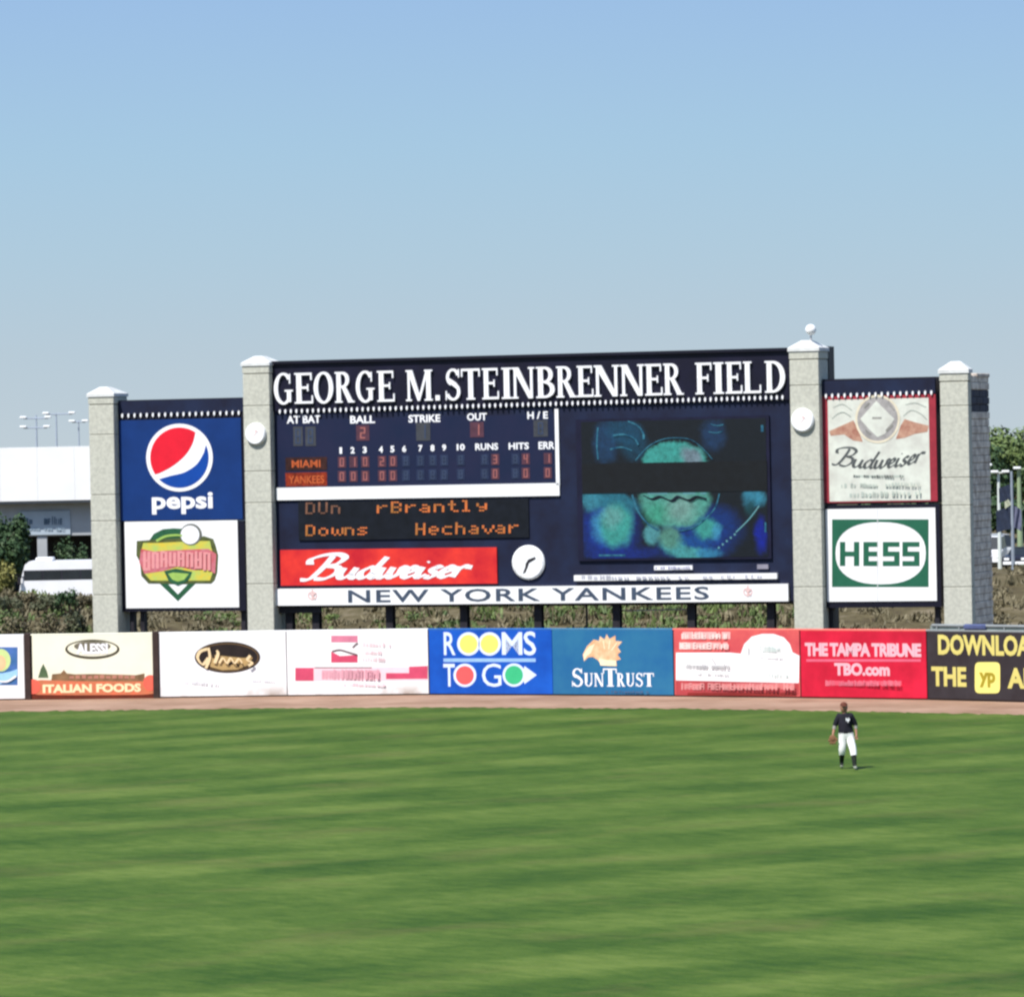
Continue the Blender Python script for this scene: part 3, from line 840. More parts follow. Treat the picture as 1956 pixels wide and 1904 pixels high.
BLB = [(300, 280, 110, 190, 0, .4, (22, 60, 96), .9), (480, 200, 170, 120, 20, .4, (18, 74, 104), .8), (560, 330, 120, 110, 0, .5, (16, 70, 96), .7), (1270, 220, 110, 130, 0, .5, (24, 58, 98), .8),
       (330, 1080, 260, 260, 0, .45, BU, 1), (480, 1290, 330, 60, 0, .6, (10, 40, 130), .8), (1150, 1120, 350, 220, -12, .45, (12, 52, 130), 1), (1300, 1000, 160, 120, 0, .6, (8, 50, 120), .8), (1710, 1120, 60, 140, 0, .5, (10, 30, 150), 1),
       (330, 810, 290, 80, 12, .4, (40, 120, 140), .9), (160, 820, 90, 80, 0, .5, (60, 140, 160), .8), (270, 1050, 90, 130, 0, .6, CY, .9), (400, 1040, 150, 190, 0, .3, TE, 1), (360, 960, 90, 90, 0, .6, (110, 170, 166), .7),
       (930, 480, 310, 205, 0, .08, TE, 1), (1090, 420, 110, 80, 40, .5, (120, 134, 148), .9), (935, 790, 320, 265, 0, .12, (86, 164, 148), 1), (780, 930, 120, 90, 0, .7, (60, 158, 128), .8), (980, 880, 130, 110, 0, .7, (130, 164, 156), .7), (900, 700, 300, 60, 0, .6, (90, 140, 150), .5),
       (720, 1120, 75, 90, 0, .3, (80, 150, 156), 1), (1010, 1250, 220, 95, 14, .3, (72, 158, 160), 1), (880, 1150, 100, 90, 30, .4, (90, 150, 130), .9), (1230, 1290, 110, 50, 0, .4, (50, 130, 170), .9), (1120, 1180, 150, 60, 10, .35, (14, 72, 140), 1), (1220, 1070, 110, 85, 0, .4, TE, 1), (1300, 1090, 45, 70, 0, .6, CY, .8),
       (1640, 790, 100, 90, -20, .4, (54, 134, 160), 1), (1610, 880, 50, 70, 0, .5, (14, 70, 76), .8)]
t.box('video_screen', 90, 84, 1760, 1330, 0.11, 0.0, screen_mat(BLB))
fl(stroke([(500, 95), (590, 135), (640, 200), (645, 260)], 10, 22) + stroke([(370, 225), (470, 215), (560, 250), (600, 310)], 10, 24) + stroke([(340, 350), (440, 330), (540, 360)], 8, 18) + stroke([(230, 150), (222, 300), (232, 440)], 8, 14), V4, 0.113)
fl(stroke([(1250, 120), (1310, 135), (1370, 125)], 6, 10) + stroke([(1230, 190), (1300, 200), (1360, 185)], 6, 10), V4, 0.113)
fl(stroke([(570, 450), (680, 330), (800, 265), (930, 245), (1080, 265), (1200, 360), (1270, 440)], 5, 9), V4, 0.115)
fl(stroke([(640, 765), (720, 800), (800, 780), (900, 815), (960, 780), (1060, 810), (1130, 780), (1220, 800)], 6, 34), V0, 0.1125)
fl(stroke([(680, 748), (860, 748)], 14, 16) + stroke([(1000, 748), (1110, 748)], 12, 14) + stroke([(1160, 748), (1210, 748)], 12, 14), V3, 0.113)
fl(stroke([(540, 760), (590, 900), (680, 1020), (780, 1080)], 12, 20) + stroke([(1330, 750), (1290, 880), (1190, 990), (1090, 1060), (960, 1090)], 6, 12), V4, 0.1125)
fl(stroke([(1690, 860), (1600, 980), (1480, 1100)], 6, 12), V3, 0.113); fl([quad(1460 - 36 * i, 1110 + 30 * i, 1478 - 36 * i, 1128 + 30 * i) for i in range(5)], V3, 0.113)
fl([quad(1706, 130, 1730, 190), quad(1740, 1010, 1756, 1100), quad(240, 1300, 480, 1316)], V4, 0.119)
t.box('dark_screen_band', 88, 466, 1762, 738, 0.13, 0.10, VB, label='dark dead band across the video screen')
t.z = z6
t.box('maker_plate', 740, 1400, 1085, 1440, 0.12, 0.0, M_LETW)
scribble(t, 'maker_plate_lettering', 752, 1408, 1075, 1432, mat('mauve_print', lin(150, 148, 176), 0.5), 0.125, 14, 0.8, 9)
t.box('maker_plate', 1672, 1390, 1772, 1432, 0.12, 0.0, mat('grey_plate', lin(150, 146, 160, 0.8), 0.5))
# white ledge under the screen and the long team strip
t.box('notice_strip', 20, 1478, 1856, 1530, 0.20, 0.0, M_WHITE)
scribble(t, 'notice_lettering', 90, 1490, 1740, 1524, mat('grey_print', lin(176, 176, 186), 0.5), 0.205, 30, 0.72, 12, rise=-6)
t.z = None
t.box('team_strip', 529, 1119.5, 1508, 1152, 0.18, 0.0, M_WHITE)
lettering(t, 'team_lettering', 'NEW YORK YANKEES', 668, 1123, 1357, 1147.5, M_GREYTXT, 0.19, 0.016, 1.12)
M_FAINT = mat('faint_pink_print', lin(226, 190, 186), 0.6)
for u, v in ((600, 1137), (1431, 1130)):
    t.flat('crest', [ring(u, v, 9, 8, 2.2, n=14), quad(u - 1.5, v - 12, u + 1.5, v + 9)] + stroke([(u - 7, v - 6), (u, v), (u + 6, v + 7)], 2, 3) + stroke([(u + 7, v - 6), (u, v)], 2, 3), M_FAINT, 0.19, 0.002)
# steel legs
zbm = zloc(1010, 1152)
mb = MB(); mb.box(s0, s1, 0.2, 0.9, zbm - 0.12, zbm - 0.002); mb.build('bottom_beam', M_BLACK, t.e)
for u in (546, 597, 738, 880, 1022, 1172, 1315, 1467):
    s_ = sloc(u, 1175) - t.s0
    mb = MB()
    for (a, b, c, d) in ((-0.15, 0.15, 0.30, 0.34), (-0.15, 0.15, 0.62, 0.66), (-0.02, 0.02, 0.34, 0.62)):
        mb.box(s_ + a, s_ + b, c, d, 0, zbm - 0.12)
    mb.build('leg', M_BLACK, t.e)
mb = MB(); s_ = sloc(1113, 1175) - t.s0; mb.tube([(s_, 0.5, 0), (s_, 0.5, zbm - 0.12)], 0.045); mb.build('conduit', M_BLACK, t.e)
mb = MB(); a_, b_ = sloc(528, 1175) - t.s0, sloc(610, 1175) - t.s0; zz = zloc(560, 1166); mb.box(a_, b_, 0.1, 0.25, zz - 0.10, zz + 0.12); mb.build('brace', M_BLACK, t.e)
mb = MB(); a_, b_ = sloc(1176, 1175) - t.s0, sloc(1300, 1165) - t.s0; mb.tube([(a_, 0.8, zbm - 0.35), (b_, 0.8, zbm - 0.32)], 0.03); mb.build('rail', mat('galvanised', (0.4, 0.4, 0.42), 0.5), t.e)

# ------------------------------------------------------------------ side signs
def side_sign(u0, u1, vt, vb, name, label, off=0.0):
    T = Thing(B, sloc((u0 + u1) / 2, (vt + vb) / 2), name, label, 'sign', 'sign boxes beside the scoreboard')
    a, b, c, d = T.rect(u0, vt, u1, vb)
    mb = MB(); mb.box(a, b, 0.02, 1.1, c, d)
    mb.build('sign_box', M_NAVYDK, T.e)
    return T
zA = Z(1.7313, 0, 1300, 0)
T1 = side_sign(222, 468, 762, 995, 'soft_drink_sign', 'deep blue cola sign with a red, white and blue ball above white lettering')
T1.box('top_band', 226, 764, 466, 789, 0.03, -0.02, M_NAVY)
T1.z = zA
T1.box('blue_face', 778, 470, 1570, 1125, 0.02, -0.02, mat('cola_blue', lin(16, 56, 122, 0.75), 0.45, 0.12, 0.8))
cx, cy = 1167, 720
T1.flat('ball_ring', [ell(cx, cy, 216, 220, 48)], M_LETW, 0.03)
T1.flat('ball_red', [ell(cx, cy, 190, 196, 22, 146, 303) + crom([(1270, 560), (1252, 630), (1205, 705), (1130, 770), (1050, 815), (1012, 828)], 4)], mat('cola_red', lin(226, 28, 50, 0.9), 0.45, 0.06), 0.036)
T1.flat('ball_blue', [ell(cx, cy, 190, 196, 24, -25, 134) + crom([(1040, 858), (1110, 838), (1200, 815), (1280, 762), (1325, 690)], 4)], mat('cola_ball_blue', lin(12, 70, 160, 0.85), 0.45, 0.06), 0.036)
def script_plain(T, y0, y1, x0): pass
lettering(T1, 'lettering', 'pepsi', 988, 946, 1384, 1086, M_LETW, 0.03, 0.03)
T1.z = None
studs(T1, 229, 794.5, 463, 788.5, 20, 0.03)

T2 = side_sign(228, 468, 997, 1167, 'league_sign', 'white square sign with a green diamond, yellow shield and white ball emblem')
T2.z = Z(4.075, 440, 1930, 0)
T2.box('white_face', 125, 95, 1850, 1420, 0.02, -0.02, M_WHITE)
zz = mat
LG = mat('emblem_green', lin(40, 92, 62, 0.85), 0.5, 0.2, 3); LB = mat('emblem_outline', lin(84, 92, 50, 0.85), 0.5, 0.3, 4); LY = mat('emblem_yellow', lin(236, 208, 72, 0.85), 0.5, 0.1, 3, rgb2=lin(178, 204, 104, 0.85)); LP = mat('emblem_pink', lin(212, 92, 96, 0.85), 0.5, 0.15, 3, rgb2=lin(210, 128, 140, 0.85)); LL = mat('emblem_pale', lin(226, 150, 150, 0.9), 0.5, 0.05, 3); LLG = mat('emblem_lime', lin(160, 196, 96, 0.85), 0.5, 0.1, 3)
T2.flat('diamond', [([(640, 1040), (1210, 1040), (930, 1320)], [[(780, 1060), (1080, 1060), (930, 1215)]])], LG, 0.026)
T2.flat('arch', [[(480, 410), (560, 290), (700, 220), (860, 205), (1060, 215), (1060, 420)]], LG, 0.026)
T2.flat('arch_stripe', stroke([(600, 400), (740, 330), (900, 310), (1000, 320)], 22, 40), LLG, 0.034)
T2.flat('shield_outline', [[(300, 400), (560, 380), (1240, 340), (1330, 325), (1470, 370), (1510, 480), (1545, 620), (1530, 880), (1490, 1000), (1440, 1050), (480, 1050), (370, 930), (350, 720), (295, 620)]], LB, 0.030)
T2.flat('shield', [[(400, 430), (600, 430), (1240, 400), (1420, 400), (1440, 500), (1480, 640), (1470, 860), (1420, 1005), (520, 1005), (420, 900), (400, 700), (380, 520)]], LY, 0.038)
T2.flat('ribbon', [[(370, 520), (560, 560), (800, 545), (1100, 530), (1400, 520), (1520, 600), (1500, 900), (1380, 840), (1180, 845), (930, 790), (700, 860), (420, 900), (340, 720)]], LP, 0.042)
pl = []
for i in range(8):
    x = 400 + i * 132; yt = 560 + (8 if i % 2 else -6) ; yb = 850 - 60 * math.sin(math.pi * i / 7)
    pl += [quad(x, yt, x + 44, yb), quad(x + 66, yt + 10, x + 112, yb)]
    pl += [quad(x + 32, yt, x + 74, yt + 36)] if i % 3 else [quad(x + 32, yb - 40, x + 74, yb)]
    if i % 2 == 0: pl += [quad(x + 32, (yt + yb) / 2 - 14, x + 74, (yt + yb) / 2 + 16)]
T2.flat('lettering', pl, LL, 0.046, 0.002)
T2.flat('infield', [[(720, 860), (900, 820), (1150, 870), (1120, 960), (1080, 1010), (930, 1080), (790, 1010)]], LG, 0.045)
T2.flat('infield_grass', [[(780, 900), (860, 880), (1100, 900), (1030, 990), (930, 1020), (850, 990)]], LLG, 0.050)
T2.flat('ball_outline', [ell(1130, 300, 165, 165, 30)], mat('emblem_grey', lin(110, 112, 104, 0.8), 0.5), 0.046)
T2.flat('ball', [ell(1118, 305, 142, 142, 30)], M_LETW, 0.052)
T2.flat('panel_seam', [quad(1500, 100, 1504, 1415), quad(1640, 100, 1644, 1415)], mat('seam_grey', (0.6, 0.6, 0.6), 0.6), 0.022, 0.001)

zC = Z(3.9667, 3060, 1420, 0)
T3 = side_sign(1570, 1790, 722, 962, 'beer_sign', 'cream and red beer label sign with a round seal and dark script')
T3.z = zC
T3.box('top_band', 60, 20, 1775, 232, 0.05, -0.02, M_NAVY)
T3.box('red_face', 50, 250, 1795, 1835, 0.02, -0.02, mat('label_red', lin(158, 48, 62, 0.85), 0.5, 0.15, 2))
LC = mat('label_cream', lin(212, 212, 202, 0.85), 0.5, 0.06, 1.5, rgb2=lin(222, 226, 214, 0.9))
T3.box('label_face', 190, 300, 1690, 1815, 0.028, 0.021, LC)
RB = mat('label_ribbon', lin(190, 124, 104, 0.85), 0.5, 0.3, 2.5, rgb2=lin(206, 166, 142, 0.85)); GD = mat('label_gold', lin(222, 212, 188, 0.9), 0.5, 0.1, 3); GR = mat('label_grey', lin(150, 148, 142, 0.85), 0.5, 0.2, 4); DG = mat('label_dark', lin(92, 96, 96, 0.8), 0.5, 0.2, 4)
T3.flat('ribbon', [[(200, 780), (400, 690), (560, 620), (640, 780), (700, 940), (560, 920), (420, 830), (220, 850)], [(1190, 900), (1260, 700), (1320, 600), (1480, 650), (1680, 700), (1660, 790), (1480, 820), (1320, 880)]], RB, 0.032)
T3.flat('seal_ring', [ring(920, 600, 335, 360, 34, n=40)], GD, 0.040)
T3.flat('seal', [ell(920, 600, 301, 326, 40)], mat('seal_grey', lin(168, 164, 162, 0.85), 0.5, 0.2, 3), 0.036)
T3.flat('seal_diamond', [[(660, 600), (900, 330), (1170, 600), (1030, 820), (920, 870), (800, 760)]], LC, 0.044)
T3.flat('seal_print', [quad(840, 570, 980, 600)] + stroke([(720, 430), (800, 360)], 20, 30) + stroke([(740, 760), (820, 830)], 20, 40) + stroke([(1050, 780), (1140, 680)], 20, 40) + stroke([(1100, 390), (1170, 470)], 16, 30), GR, 0.048, 0.002)
T3.flat('filigree', stroke([(240, 600), (330, 520), (420, 500), (520, 560)], 8, 18) + stroke([(260, 430), (400, 380), (540, 470)], 8, 18) + stroke([(1300, 560), (1420, 470), (1560, 520), (1650, 600)], 8, 18) + stroke([(1330, 390), (1480, 360), (1640, 420)], 8, 20), mat('filigree_grey', lin(182, 188, 178, 0.85), 0.5), 0.032, 0.002)
LF = mat('label_fine_print', lin(186, 196, 186, 0.85), 0.5)
script_on(T3, 'script_lettering', 'Budweiser', 235, 1040, 1640, 1370, DG, 0.034, 0.10, 0.34, rise=0.06, curve=0.30)
words(T3, 560, 1436, 1330, 1466, LF, 0.031, 5, 4)
scribble(T3, 'fine_lettering', 560, 1432, 1330, 1470, DG, 0.034, 20, 0.8, 21)
scribble(T3, 'fine_lettering', 330, 1560, 1560, 1620, LF, 0.034, 26, 0.8, 22, rise=-20)
scribble(T3, 'fine_lettering', 330, 1690, 1600, 1770, LF, 0.034, 22, 0.8, 23, rise=-30)
T3.z = None
studs(T3, 1573, 757, 1786, 750.0, 18, 0.055)

zD = Z(1.5234, 2900, 1150, 0)
T4 = side_sign(1576, 1796, 964, 1160, 'fuel_sign', 'white fuel company sign with green corners and blocky green letters')
T4.z = zD
T4.box('white_face', 303, 1152, 930, 1682, 0.02, -0.02, M_WHITE)
HG = mat('fuel_green', lin(38, 104, 78, 0.8), 0.5, 0.08, 2)
def sq(cx, cy, rx, ry, n=40, p=2.35):
    return [(cx + rx * math.copysign(abs(math.cos(2 * math.pi * i / n)) ** (2 / p), math.cos(2 * math.pi * i / n)), cy + ry * math.copysign(abs(math.sin(2 * math.pi * i / n)) ** (2 / p), math.sin(2 * math.pi * i / n))) for i in range(n)]
T4.flat('green_corners', [(quad(336, 1214, 888, 1600), [sq(614, 1407, 258, 178)])], HG, 0.026)
def hb(ch, x0, x1, y0, y1, k=31):
    ym = (y0 + y1) / 2; h = k * 0.9
    if ch == 'H': return [quad(x0, y0, x0 + k, y1), quad(x1 - k, y0, x1, y1), quad(x0 + k, ym - h / 2, x1 - k, ym + h / 2)]
    if ch == 'E': return [quad(x0, y0, x0 + k, y1), quad(x0 + k, y0, x1, y0 + h), quad(x0 + k, ym - h / 2, x1 - 6, ym + h / 2), quad(x0 + k, y1 - h, x1, y1)]
    return [quad(x0, y0, x1, y0 + h), quad(x0, y0 + h, x0 + k, ym - h / 2), quad(x0, ym - h / 2, x1, ym + h / 2), quad(x1 - k, ym + h / 2, x1, y1 - h), quad(x0, y1 - h, x1, y1)]
for ch, a, b in (('H', 381, 492), ('E', 515, 600), ('S', 626, 722), ('S', 738, 836)):
    T4.flat('letter', hb(ch, a, b, 1343, 1480), HG, 0.026)
T4.flat('panel_seam', [quad(595, 1156, 599, 1678)], mat('seam_grey', (0.6, 0.6, 0.6), 0.6), 0.031, 0.001)
for T_, u, v0 in ((T4, 1583, 1160), (T4, 1786, 1160), (T2, 246, 1167), (T2, 266, 1167), (T2, 459, 1167)):
    T_.z = None; s_ = sloc(u, 1175) - T_.s0; z_ = T_.rect(u - 1, v0 - 1, u + 1, v0)[2]
    mb = MB(); mb.box(s_ - 0.09, s_ + 0.09, 0.3, 0.6, 0, z_); mb.build('leg', M_BLACK, T_.e)

# ------------------------------------------------------------------ stone pillars
def pillar(uc_top, ucap, v_top, joints, w_m, front, back, label, wide=None):
    """uc_top: photo x of shaft centre at (v) half height"""
    u, v = uc_top
    n_off = front
    s_ = B.loc(u, v, front)[0]
    T = Thing(B, s_, 'stone_pillar', label, 'pillar', 'stone pillars framing the scoreboard', off=0)
    zt = B.loc(u, v_top[1], front)[1]; zcap = B.loc(u, v_top[0], front)[1]
    hw = w_m / 2
    lev = [0.0] + sorted(B.loc(u, j, front)[1] for j in joints) + [zt - 0.36]
    mb = MB(); mb.box(-hw + 0.04, hw - 0.04, -front + 0.04, back - 0.04, 0, zt - 0.1); mb.build('core', M_JOINT, T.e)
    for a, b in zip(lev, lev[1:]):
        mb = MB(); mb.bbox(-hw, hw, -front, back, a + 0.009, b - 0.009, 0.018)
        mb.build('block', M_STONE, T.e)
    mb = MB(); mb.bbox(-hw - 0.015, hw + 0.015, -front - 0.015, back + 0.015, zt - 0.34, zt - 0.04, 0.02); mb.build('neck_block', M_STONE, T.e)
    mb = MB()
    h = zcap - zt; x = hw + 0.055; f = front + 0.055; bk = back + 0.055
    z0 = zt - 0.038
    v8 = [(-x, -f, z0), (x, -f, z0), (x, bk, z0), (-x, bk, z0), (-x, -f, z0 + h * 0.35), (x, -f, z0 + h * 0.35), (x, bk, z0 + h * 0.35), (-x, bk, z0 + h * 0.35)]
    k = 0.28
    v4 = [(-x * k, -f * k, zcap), (x * k, -f * k, zcap), (x * k, bk * k, zcap), (-x * k, bk * k, zcap)]
    mb.add(v8 + v4, [(0, 3, 2, 1), (0, 1, 5, 4), (1, 2, 6, 5), (2, 3, 7, 6), (3, 0, 4, 7), (4, 5, 9, 8), (5, 6, 10, 9), (6, 7, 11, 10), (7, 4, 8, 11), (8, 9, 10, 11)])
    mb.build('cap', M_PCAP, T.e)
    return T
P1 = pillar((197, 980), 0, (739, 756), (830, 945, 995, 1136), 1.10, 0.45, 0.9, 'pale stone pillar at the far left end, beside the blue cola sign')
P2 = pillar((493, 940), 0, (680, 697), (775, 900, 960, 1115), 1.14, 0.45, 0.9, 'stone pillar with white disc between the cola sign and the scoreboard')
P3 = pillar((1540, 930), 0, (650, 669), (736, 917, 974, 1121), 1.16, 0.45, 0.9, 'tallest stone pillar with white disc and globe, right of the scoreboard')
P4 = pillar((1826, 950), 0, (690, 711), (775, 912, 965, 1121), 1.10, 0.45, 0.05, 'stone pillar right of the beer and fuel signs, with a deep side wall')
# deep side wall behind the fourth pillar, laid in small courses
hw = 0.545
ztop = zloc(1826, 716) - 0.1
wallm = MB(); wallm.box(-hw + 0.03, hw - 0.05, 0.06, 2.85, 0, ztop - 0.05); wallm.build('rear_core', M_JOINT, P4.e)
zc = 0.0; i = 0
while zc < ztop - 0.2:
    for (y0, y1) in (((0.08, 0.9), (0.915, 1.9), (1.915, 2.9)) if i % 2 else ((0.08, 0.5), (0.515, 1.4), (1.415, 2.4), (2.415, 2.9))):
        navy = zloc(1866, 783) < zc + 0.14 < zloc(1866, 747)
        mb = MB(); mb.bbox(-hw, hw - 0.012 + (0.022 if i % 2 else 0.0), y0, y1, zc + 0.008, zc + 0.272, 0.018)
        mb.build('rear_brick', M_NAVY if navy else mat('course_stone', lin(214, 198, 184, 0.9), 0.9, 0.3, 2.2, bump=0.4, rgb2=lin(236, 226, 212, 0.95)), P4.e)
    zc += 0.28; i += 1
mb = MB(); mb.bbox(-hw - 0.02, hw + 0.03, 0.95, 2.95, ztop, ztop + 0.16, 0.03); mb.build('rear_coping', M_STONE2, P4.e)

mb = MB(); mb.box(0.2, 0.58 + 0.02, 0.95, 1.75, 0, zloc(1570, 661)); mb.build('rear_cabinet', M_NAVYDK, P3.e)
mb = MB(); mb.box(0.15, 0.56, 0.95, 1.25, 0, zloc(500, 694)); mb.build('rear_cabinet', M_NAVYDK, P2.e)
def pdisc(T, u, v, r):
    s_, z_ = B.loc(u, v, 0.45); rr = r / 48.5
    mb = MB(); mb.lathe([(0.001, -0.16), (rr * 0.86, -0.16), (rr * 0.96, -0.12), (rr, -0.05), (rr, 0.0)], (s_ - T.s0, -0.452, z_), 32, 'y')
    mb.build('disc', M_CAP, T.e, smooth=False)
    o = T.flat('disc_print', [stroke_ for stroke_ in [[(s_ - T.s0 + a, z_ + b) for a, b in q] for q in stroke([(-0.12, -0.1), (0.05, 0.02), (0.02, 0.16), (0.14, 0.08)], 0.02, 0.035)]], M_FAINT, 0.45 + 0.166, 0.002, world=True)
pdisc(P2, 489.5, 829, 21.5)
pdisc(P3, 1534, 803, 22.5)
s_, z_ = B.loc(1549, 650, 0.1)
gl = Thing(B, s_, 'globe_lamp', 'small white globe on a short stem atop the tallest pillar', 'lamp')
mb = MB(); zg = B.loc(1549, 630, 0.1)[1]; r_ = 0.21
mb.lathe([(r_ * math.sin(math.pi * i / 12) + 0.0005, -r_ * math.cos(math.pi * i / 12)) for i in range(13)], (0, -0.1, zg), 20); mb.build('globe', M_CAP, gl.e, smooth=True)
mb = MB(); mb.tube([(0, -0.1, z_ - 0.12), (0, -0.1, zg - 0.18)], [0.05, 0.03]); mb.build('stem', mat('galvanised', (0.4, 0.4, 0.42), 0.5), gl.e)
# ------------------------------------------------------------------ outfield wall and its banners
JU = [-560, -190, 55, 300, 548, 820, 1055, 1288, 1530, 1772, 2015, 2260, 2600]
JP = [G(u, wall_base(u), 0.0) for u in JU]
W0 = empty('outfield_wall', (JP[5].x, JP[5].y, 0), 0, 'long low outfield wall carrying the row of banners', 'wall')
WH = 2.44
M_WALL = mat('wall_padding', lin(40, 38, 44, 0.7), 0.7, 0.2, 2)
M_POST = mat('wall_post', lin(66, 50, 46, 0.7), 0.7, 0.25, 4)
M_CAPR = mat('grey_cap', lin(150, 156, 158, 0.75), 0.5, 0.1, 2)
WF = []
def inv(par): return par.matrix_world.inverted()
for i, (a, b) in enumerate(zip(JP, JP[1:])):
    f = Face(a, b); WF.append(f)
    mb = MB(); mb.box(0.0, f.len, 0.0, 0.18, 0, WH - 0.05)
    o = mb.build('wall_section', M_WALL, W0); o.location = (a.x - JP[5].x, a.y - JP[5].y, 0); o.rotation_euler = (0, 0, f.rz)
    mb = MB(); mb.bbox(0.0, f.len, -0.05, 0.23, WH - 0.048, WH + 0.012, 0.012)
    capm = {2: M_CREAM, 5: mat('blue_cap', lin(44, 110, 190, 0.8), 0.5, 0.1), 6: mat('teal_cap', lin(70, 130, 170, 0.8), 0.5, 0.1), 7: mat('coral_cap', lin(240, 120, 110, 0.85), 0.5, 0.1), 8: mat('coral_cap', lin(240, 120, 110), 0.5)}.get(i, M_CAPR if i > 8 else M_WHITE)
    o = mb.build('cap_rail', capm, W0); o.location = (a.x - JP[5].x, a.y - JP[5].y, 0); o.rotation_euler = (0, 0, f.rz)
for i in (2, 3):
    f = WF[i]; mb = MB(); mb.bbox(-0.12, 0.12, -0.12, 0.2, 0, WH + 0.05, 0.02)
    o = mb.build('post', M_POST, W0); o.location = (JP[i].x - JP[5].x, JP[i].y - JP[5].y, 0); o.rotation_euler = (0, 0, f.rz)

def banner(i, u0, u1, label, m, z0=0.05, z1=None):
    f = WF[i]; z1 = WH - 0.05 if z1 is None else z1
    um = (max(u0, JU[i]) + min(u1, JU[i + 1])) / 2
    sm = f.loc(um, wall_base(um) - 60)[0]
    T = Thing(f, sm, 'wall_banner', label, 'banner', 'advertising banners along the outfield wall')
    a = f.loc(u0, wall_base(u0) - 60)[0] - sm; b = f.loc(u1, wall_base(u1) - 60)[0] - sm
    mb = MB(); mb.bbox(a, b, -0.05, -0.004, z0, z1, 0.012); mb.build('banner_sheet', m, T.e)
    return T
OF = 0.054
# 1: lottery-like blue tile, cut by the picture edge
T = banner(1, -185, 47, 'white banner with a blue tile of sun and waves, cut by the left edge', M_WHITE)
T.z = Z(3.056, 0, 2370, 0)
BL = mat('tile_blue', lin(62, 118, 170, 0.85), 0.5, 0.2, 1.5, rgb2=lin(80, 120, 190, 0.85))
T.flat('tile', [quad(-240, 170, 205, 605)], BL, OF)
T.flat('sun_disc', [ell(10, 320, 115, 130, 28)], mat('tile_lime', lin(206, 226, 150, 0.9), 0.5, 0.08, 2), OF + 0.004)
T.flat('sun_centre', [ell(5, 350, 66, 86, 24)], mat('tile_peach', lin(240, 196, 150, 0.9), 0.5, 0.1, 2), OF + 0.008)
T.flat('wave', [[(-240, 480), (-100, 440), (20, 470), (120, 450), (205, 420), (205, 500), (100, 540), (0, 600), (-240, 600)]], mat('tile_pale_blue', lin(160, 206, 240, 0.9), 0.5, 0.1, 2), OF + 0.012)
T.flat('wave_line', stroke([(-100, 540), (0, 560), (90, 560), (190, 500)], 10, 26), M_LETW, OF + 0.016)

# 2: Italian food
T = banner(2, 62.5, 293, 'cream food banner with a dark oval above an orange ribbon', M_CREAM)
T.z = Z(3.056, 0, 2370, 0)
OV = mat('oval_dark', lin(76, 70, 50, 0.8), 0.5, 0.2, 3)
T.flat('oval', [ell(1062, 195, 312, 112, 40)], OV, OF)
T.flat('oval_face', [ell(1062, 188, 284, 88, 40)], M_CREAM, OF + 0.004)
T.flat('oval_shade', [ell(1062, 160, 210, 60, 30)], mat('oval_grey', lin(120, 114, 96, 0.8), 0.5, 0.2, 3), OF + 0.008)
lettering(T, 'lettering', 'ALESSI', 880, 128, 1240, 250, M_LETW, OF + 0.016, 0.05)
T.flat('village', [[(590, 560), (600, 480), (700, 470), (735, 430), (770, 470), (860, 480), (1100, 476), (1400, 484), (1560, 490), (1660, 470), (1660, 580)]], mat('village_brown', lin(140, 108, 76, 0.8), 0.5, 0.3, 3), OF)
T.flat('roofs', [quad(800 + 70 * k, 500 - 6 * (k % 3), 850 + 70 * k, 530) for k in range(11)], mat('roof_rose', lin(190, 130, 110, 0.8), 0.5, 0.2, 3), OF + 0.005, 0.002)
T.flat('cypress', [[(440, 520), (470, 420), (500, 360), (540, 440), (560, 520)]], mat('cypress_green', lin(90, 112, 78, 0.8), 0.5, 0.2, 3), OF + 0.004)
T.flat('ribbon', [[(330, 560), (480, 545), (900, 560), (1640, 560), (1790, 540), (1800, 700), (1640, 715), (900, 720), (440, 715), (320, 690)]], mat('ribbon_orange', lin(214, 132, 92, 0.85), 0.5, 0.15, 2, rgb2=lin(232, 120, 84, 0.85)), OF + 0.010)
T.flat('ribbon_shadow', [quad(330, 700, 1800, 765)], mat('ribbon_brown', lin(104, 40, 20, 0.8), 0.5, 0.2, 2), OF + 0.004)
RR = mat('ribbon_red', lin(236, 104, 84, 0.9), 0.5, 0.1, 2)
T.flat('ribbon_end', [ell(385, 622, 84, 86, 20)], RR, OF + 0.016)
T.flat('ribbon_end', [ell(1728, 580, 84, 92, 20)], RR, OF + 0.016)
lettering(T, 'lettering', 'ITALIAN FOODS', 495, 590, 1620, 690, mat('ribbon_cream', lin(255, 222, 176, 0.95), 0.5, 0.05), OF + 0.022, 0.05)

